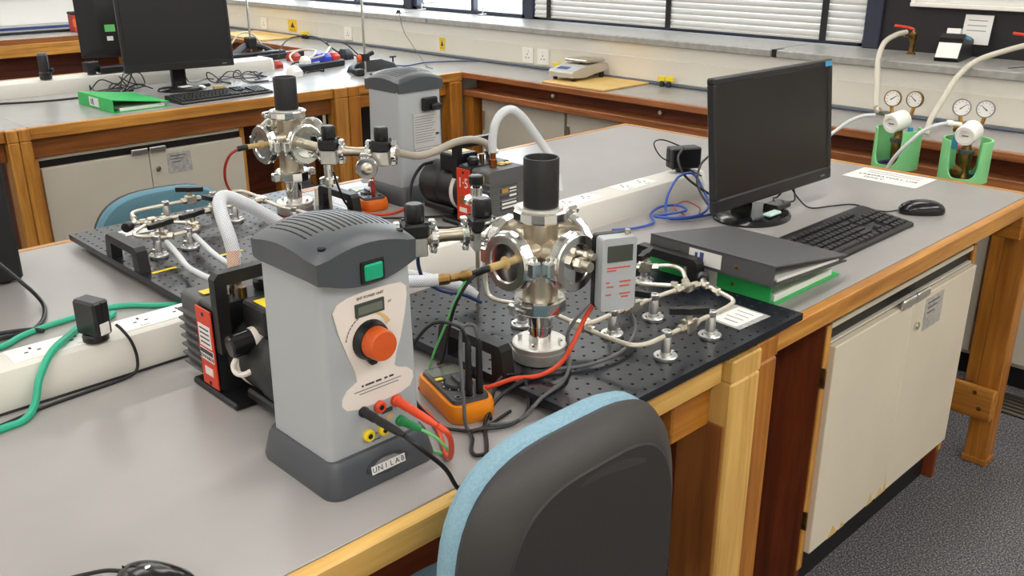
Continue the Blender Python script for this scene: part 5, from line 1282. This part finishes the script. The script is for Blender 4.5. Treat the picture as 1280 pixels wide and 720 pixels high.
MB().cyl((.24, .07, .0), (.24, .07, .06), .004, n=8).cyl((.22, .07, .062), (.26, .07, .062), .005, n=8).part('tommy_screw', 'black_plastic', rs)
# second stand behind the far monitor
r2 = empty('retort_stand', 'retort stand with black tripod base just right of the far monitor', 'stand', (2.88, 5.22, T))
MB().cyl((0, 0, 0), (0, 0, .62), .0065, n=12).part('rod', 'steel', r2)
MB().tube([(-.17, -.05, .012), (-.08, -.01, .06), (0, .01, .08), (.08, .0, .06), (.16, -.03, .012)], .022, 10, 5).part('cast_base', 'black_satin', r2)
MB().box(-.03, .03, -.03, .03, .06, .13, .008).part('boss_head', 'black_plastic', r2)
MB().box(-.19, .17, -.11, -.06, 0, .05, .006).thing('dark_tray', 'black_satin', 'long black tray in front of the far tripod stand', 'tray').location = (2.88, 5.22, T)
cable('pale loop of cord around the far tripod stand', [(2.70, 5.24, .01), (2.76, 5.24, .09), (2.84, 5.26, .15), (2.92, 5.26, .14), (2.96, 5.22, .07), (2.93, 5.18, .02)], .0055, 'beige_hose')
# thin lead from the sill to the corner bench
cable('thin pale lead hanging from the sill down to the corner bench', [(3.93, 4.98, .232), (3.74, 4.86, .236), (3.725, 4.85, .215), (3.70, 4.78, .13), (3.62, 4.60, .07), (3.52, 4.38, .006), (3.40, 4.20, .004), (3.36, 4.10, .004)], .0022, 'grey_cable')
cable('blue cable crossing the corner bench to the wall trunking', [(3.0, 4.34, .09), (3.12, 4.36, .05), (3.30, 4.30, .006), (3.48, 4.32, .006), (3.62, 4.26, .006), (3.76, 4.15, .006)], .004, 'navy_cable')
# ================================================================== WALL BENCH THINGS
cable('slate blue line standing for the gap along the back of the wall bench', [(3.778, 8.3, .007), (3.776, 6.5, .007), (3.780, 5.2, .007), (3.777, 4.2, .007), (3.780, 3.2, .007), (3.778, 2.2, .007), (3.778, 1.0, .007), (3.778, .2, .007)], .0065, 'slate_gap', sub=4)  # tube added in slate colour to stand for the dark gap against the wall
MB().box(-.18, .18, -.205, .205, 0, .009, .002).thing('tan_mat', 'tan_board', 'tan board under the laboratory balance on the wall bench', 'mat').location = (3.605, 3.115, T)
tb2 = MB().box(-.16, .16, -.33, .33, 0, .012, .002).thing('tan_mat', 'tan_board', 'bare tan board on the wall bench at upper left', 'mat'); tb2.location = (3.60, 6.40, T)
tb3 = MB().box(-.15, .15, -.3, .3, 0, .012, .002).thing('tan_mat', 'tan_board', 'second tan board at the far end of the wall bench behind the monitors', 'mat'); tb3.location = (3.60, 7.4, T)
ba = empty('laboratory_balance', 'grey laboratory balance with square steel pan on a tan board', 'balance', (3.635, 3.262, T + .009))
pf_ = [(-.135, .014), (-.135, .030), (-.125, .038), (-.03, .052), (.06, .056), (.13, .052), (.138, .040), (.138, .028), (.04, .020), (-.04, .010)]
MB().prism([(x, z) for x, z in pf_], -.082, .082, 'xz').part('balance_body', 'balance_grey', ba)
MB().add([(-.122, -.07, .0392), (-.045, -.07, .0506), (-.045, .07, .0506), (-.122, .07, .0392)], [(0, 1, 2, 3)]).part('control_panel', 'psu_grey', ba)
MB().add([(-.11, -.02, .0415), (-.07, -.02, .0474), (-.07, .055, .0474), (-.11, .055, .0415)], [(0, 1, 2, 3)]).part('display', 'navy_cable', ba)
MB().box(-.022, .118, -.075, .075, .062, .072, .003).part('weighing_pan', 'nickel', ba)
MB().cyl((.05, 0, .05), (.05, 0, .064), .03, n=18).part('pan_support', 'black_plastic', ba)
ba.scale = (1, 1, 1.32)
for sx in (-.105, .11):
    for sy in (-.062, .062): MB().lathe([(.011, 0), (.012, .004), (.011, .024)], 14, (sx, sy, 0)).part('levelling_foot', 'black_plastic', ba)
MB().box(-.012, .012, -.03, .03, 0, .02, .004).thing('weight_clip', 'black_plastic', 'small black clip at the back of the balance', 'clip').location = (3.70, 3.43, T + .0)
def tagged_plug(label, y, x=3.755):
    c = empty('tagged_valve', label, 'tap', (x, y, T), 0, 'black taps with yellow tags')
    for dy in (-.022, .018):
        MB().lathe([(.012, 0), (.012, .022), (.008, .028)], 14, (0, dy, 0)).part('tap_body', 'black_plastic', c)
    MB().box(-.004, .004, -.05, -.006, .028, .052, .002).part('yellow_tag', 'yellow', c)
    MB().box(-.004, .004, .002, .044, .026, .050, .002).part('yellow_tag', 'yellow', c)
tagged_plug('pair of black taps with yellow tags on the wall bench left of the monitor', 2.80)
tagged_plug('pair of black taps with yellow tags behind the coloured plugs', 6.02)
tagged_plug('pair of black taps with yellow tags at the far left of the wall bench', 7.60)
tagged_plug('yellow tagged tap half hidden behind the balance', 3.52, 3.768)
def wall_sign(label, y, z, w, h, lines):
    c = empty('warning_sign', label, 'sign', (3.7872, y, T + z), 0, 'yellow warning signs')
    MB().box(-.0012, 0, -w / 2, w / 2, -h / 2, h / 2).part('sign_plate', 'warn_yellow', c)
    MB().prism([(-w * .24, -h * .25 + h * .1), (w * .24, -h * .25 + h * .1), (0, h * .30)], -.0018, -.0011, 'yz').part('sign_symbol', 'ink', c)
    for k in range(lines): MB().box(-.0018, -.0011, -w * .36, w * .36, -h * (.30 + .12 * k) - .002, -h * (.30 + .12 * k)).part('printed_line', 'ink', c)
wall_sign('small yellow warning sign on the wall panel above the rear power unit', 4.52, .072, .05, .075, 1)
wall_sign('larger yellow warning sign on the wall panel at upper left', 6.22, .075, .12, .085, 2)
# ================================================================== GAS BOTTLES
def gas_bottle(label, x, y, flip=1):
    c = empty('gas_cylinder', label, 'gas cylinder', (x, y, 0), math.atan2(-y, -x), 'gas cylinders')      # local +x faces the camera side
    MB().lathe([(.068, 0), (.072, .01), (.072, T - .19), (.066, T - .14), (.045, T - .10), (.026, T - .075), (.024, T - .05)], 32).part('bottle', 'grey_cable', c)
    n = 44; v = []; fs = []; z0, z1 = T - .046, T + .086; r0, r1 = .0745, .068
    # valve guard: open at the front and back, two curved side walls joined by a ring
    def wall(a0, a1, za, zb, m=14):
        q = MB(); vv = []; 
        for i in range(m + 1):
            a = a0 + (a1 - a0) * i / m
            for r, z in ((r0, za), (r0, zb), (r1, zb), (r1, za)): vv.append((r * math.cos(a), r * math.sin(a), z))
        ff = []
        for i in range(m):
            for e in range(4): ff.append((i * 4 + e, i * 4 + (e + 1) % 4, i * 4 + 4 + (e + 1) % 4, i * 4 + 4 + e))
        ff += [(0, 1, 2, 3), (m * 4 + 3, m * 4 + 2, m * 4 + 1, m * 4)]
        return vv, ff
    # cut-out with rounded lower corners: wall height varies with angle
    def guard(a_open, a_back):
        m = 144; vv = []; ff = []
        def top_bottom(a):
            a = (a + PI) % (2 * PI) - PI
            for lim, k in ((a_open, abs(a)), (a_back, PI - abs(a))):
                if k < lim:
                    k = max(0, (k / lim - .45) / .55); return z0 + .016 + .045 * (1 - math.sqrt(max(0, 1 - k * k)))
            return z1
        for i in range(m):
            a = 2 * PI * i / m; t = top_bottom(a)
            for r, z in ((r0, z0), (r0, t), (r1, t), (r1, z0)): vv.append((r * math.cos(a), r * math.sin(a), z))
        for i in range(m):
            j = (i + 1) % m
            for e in range(4): ff.append((i * 4 + e, i * 4 + (e + 1) % 4, j * 4 + (e + 1) % 4, j * 4 + e))
        return MB().add(vv, ff)
    gd = guard(.66, .5).part('valve_guard', 'guard_green', c, smooth=50); gd.rotation_euler = (0, 0, -.5 if flip > 0 else -.05)
    for k in range(5): MB().box(-.008, .008, .0744, .0752, T - .02 + k * .016, T - .016 + k * .016).part('moulded_mark', 'green_lead', c)
    MB().torus((0, 0, T - .042), (0, 0, 1), .055, .007, 28, 8).part('neck_ring', 'navy_cable', c)
    vb = MB().lathe([(.024, T - .05), (.020, T - .03), (.017, T - .02), (.019, T + .02), (.019, T + .045), (.013, T + .06), (.010, T + .085), (.010, T + .10)], 20).part('valve_body', 'old_brass', c)
    MB().lathe([(.024, 0), (.025, .003), (.025, .012), (.022, .015)], 20, (0, 0, T + .038)).part('valve_collar', 'grey_cable', c)
    MB().lathe([(.013, 0), (.013, .020), (.019, .022), (.019, .036), (.009, .038), (.009, .030), (.0, .030)], 18, (.012, .012 * flip, T - .012), (1, .25 * flip, -.05)).part('valve_outlet', 'old_brass', c)
    rb = MB().lathe([(.0, 0), (.020, 0), (.023, .006), (.023, .030), (.018, .036), (.0, .038)], 20, (-.022, -.012, T + .118), (1, .12, 0)).part('regulator_body', 'brass', c)
    MB().cyl((-.01, -.05, T + .115), (-.01, -.03, T + .118), .013, n=6).part('regulator_nut', 'brass', c)
    kn = MB().lathe([(.024, 0), (.033, .004), (.033, .060), (.030, .068), (.020, .068), (.020, .063), (.0, .063)], 28, (-.004, .010, T + .116), (1, -.75 if flip > 0 else -.35, -.2)).part('regulator_knob', 'white_plastic', c)
    MB().at(axis_matrix((-.004, .010, T + .116), (1, -.75 if flip > 0 else -.35, -.2))).box(-.010, .010, -.002, .002, .0628, .0645).part('knob_slot', 'soft_ink', kn)
    for s in (-1, 1):
        g = MB().lathe([(.0, -.018), (.022, -.018), (.0275, -.010), (.0275, .004), (.025, .005), (.025, .002), (.0, .002)], 30, (.0, s * .034, T + .183), (1, -s * .12 - (.35 if flip > 0 else 0), .1)).part('pressure_gauge', 'old_brass' if flip > 0 else 'soft_ink', c)
        X = axis_matrix((.0, s * .034, T + .183), (1, -s * .12 - (.35 if flip > 0 else 0), .1))
        MB().at(X).cyl((0, 0, .0021), (0, 0, .0030), .0242, n=28).part('gauge_dial', 'paper', g)
        MB().at(X @ Matrix.Rotation(.9 * s, 4, 'Z')).prism([(-.0018, -.008), (.0018, -.008), (.0006, .019), (-.0006, .019)], .0031, .0040).part('gauge_needle', 'ink', g)
        for k in range(9):
            an = -2.2 + 4.4 * k / 8
            MB().at(X @ Matrix.Rotation(an, 4, 'Z')).box(-.0006, .0006, .017, .0215, .0029, .0034).part('gauge_tick', 'ink', g)
        MB().cyl((-.004, s * .03, T + .130), (-.003, s * .035, T + .158), .006, n=10).part('gauge_stem', 'brass', c)
    MB().box(-.006, .004, .028 * flip, .046 * flip, T + .055, T + .095, .002) if flip > 0 else None
    ty = (.026, .044) if flip > 0 else (-.046, -.028)
    MB().box(.004, .010, ty[0], ty[1], T + .050, T + .092, .002).part('blue_tag', 'blue_tag', c)
    return c
gas_bottle('gas cylinder with green valve guard right beside the monitor', 3.125, 1.345, 1)
gas_bottle('gas cylinder with green valve guard at the right edge of the picture', 3.105, 1.110, -1)
hose('beige hose hanging from the sill tap to the left gas regulator', [(3.945, 1.728, .318), (3.88, 1.738, .312), (3.78, 1.738, .288), (3.68, 1.708, .240), (3.55, 1.645, .202), (3.40, 1.568, .168), (3.25, 1.496, .148), (3.165, 1.452, .134)], .0105, 'beige_hose')
bpy.context.view_layer.update()
MB().lathe([(.012, -.012), (.013, -.010), (.013, .012), (.010, .014)], 16, (3.17, 1.447, T + .126), (-.8, -.5, .1)).thing('hose_clip', 'nickel', 'steel hose clip at the left gas regulator', 'clip')
hose('beige hose hanging from the right sill tap to the wall bench', [(3.945, 1.262, .300), (3.87, 1.30, .285), (3.76, 1.36, .252), (3.66, 1.385, .20), (3.56, 1.385, .13), (3.48, 1.388, .06), (3.455, 1.385, .012)], .0105, 'beige_hose')
hose('white plastic tube running from the left gas regulator behind the monitor', [(3.095, 1.42, .124), (3.08, 1.455, .118), (3.05, 1.49, .098), (3.0, 1.52, .06), (2.95, 1.55, .02), (2.86, 1.58, .006), (2.7, 1.60, .006)], .0062, 'white_hose')
hose('white plastic tube drooping from the right gas regulator over the green guard', [(3.06, 1.165, .135), (3.03, 1.185, .130), (3.005, 1.215, .112), (2.99, 1.245, .075), (2.985, 1.275, .035), (2.985, 1.30, -.01), (2.99, 1.31, -.05)], .0062, 'white_hose')
MB().lathe([(.009, 0), (.010, .004), (.010, .018), (.007, .02), (.007, .045)], 14, (3.06, 1.168, T + .136), (.6, -.75, -.1)).thing('hose_connector', 'white_plastic', 'white hose connector left of the right gas regulator', 'connector')
# ================================================================== SILL THINGS
def sill_tap(label, x, y):
    c = empty('gas_tap', label, 'tap', (x, y, T + .226), 0, 'red-handled gas taps')
    MB().lathe([(.018, 0), (.018, .005), (.011, .010), (.011, .05), (.014, .055), (.014, .085), (.010, .09)], 16).part('tap_body', 'old_brass', c)
    MB().cyl((0, 0, .07), (-.05, .015, .082), .010, .008, n=12).part('tap_nozzle', 'old_brass', c)
    MB().cyl((0, 0, .088), (0, 0, .10), .006, n=10).part('tap_stem', 'nickel', c)
    MB().tube([(0, 0, .10), (-.008, .03, .108), (-.01, .08, .112)], .006, 8, 4).part('tap_lever', 'red_plate', c)
sill_tap('brass gas tap with red lever on the sill right of the blind', 3.99, 1.715)
sill_tap('brass gas tap with red lever on the sill at the right edge', 3.99, 1.245)
cr = empty('label_printer', 'white-fronted black desktop device with blue strip on the sill', 'device', (3.91, 1.52, T + .226), math.radians(8))
pfx = [(-.06, .0), (-.07, .012), (-.02, .085), (.0, .10), (.13, .075), (.16, .06), (.16, .0)]
MB().prism(pfx, -.045, .045, 'xz').part('device_body', 'black_plastic', cr)
MB().prism([(-.0615, .014), (-.071, .016), (-.034, .070), (-.0255, .070)], -.042, .042, 'xz').part('front_face', 'white_plastic', cr)
MB().prism([(-.0305, .072), (-.024, .088), (.0, .103), (.004, .096)], -.044, .044, 'xz').part('clear_hood', 'black_gloss', cr)
MB().add([(.0, -.0455, .085), (.0, -.0455, .10), (.10, -.0455, .083), (.10, -.0455, .07), (.0, -.030, .1035), (.10, -.030, .0845)], [(0, 3, 2, 1), (1, 2, 5, 4)]).part('blue_strip', 'blue_tag', cr)
MB().prism([(0.0, .09), (.03, .085), (.035, .118), (.012, .122)], -.02, .03, 'xz').part('paper_roll', 'paper', cr)
pn = empty('paper_card', 'white printed card propped against the dark panel behind the sill device', 'card', (4.055, 1.495, T + .228), 0)
Xc = Matrix.Rotation(.16, 4, 'Y')
MB().at(Xc).box(-.002, .0, -.055, .055, .05, .165).part('card', 'paper', pn)
MB().at(Xc).box(.0, .004, -.058, .058, .0, .168).part('card_holder', 'window_glass', pn)
for k in range(3): MB().at(Xc).box(-.0026, -.0018, -.035, .04, .142 - k * .02, .145 - k * .02).part('printed_line', 'soft_ink', pn)
cable('thin wire lying on the sill at the right edge', [(3.80, 1.26, .229), (3.86, 1.24, .229), (3.92, 1.20, .229), (3.96, 1.10, .229)], .0016, 'grey_cable')
MB().cyl((0, 0, 0), (0, 0, .006), .02, n=16).box(-.01, .01, -.01, .01, .005, .02, .002).thing('sill_fitting', 'black_plastic', 'small black fitting with wire on the sill above the yellow sign', 'fitting').location = (3.83, 5.0, T + .226)
# third bench: orange device and dark rails
od = empty('bench_device', 'orange and dark red device on the far bench beside the rear monitor', 'device', (2.80, 7.72, T))
MB().box(-.05, .05, -.05, .05, 0, .13, .005).part('device_body', 'dull_red', od); MB().box(-.052, .052, -.052, .052, .13, .15, .004).part('device_lid', 'rubber', od); MB().box(-.0515, .0, -.0515, -.045, .04, .10).part('device_front', 'orange_plastic', od)
for i_, (y_, z_) in enumerate(((7.80, .012), (8.2, .012))):
    MB().box(-2.2, .78, -.012, .012, 0, .02, .003).thing('bench_rail', ('rubber', 'navy_cable')[i_], ('dark rail lying along the front of the far bench', 'blue rail lying along the back of the far bench')[i_], 'rail').location = (2.2, y_, T + .0)
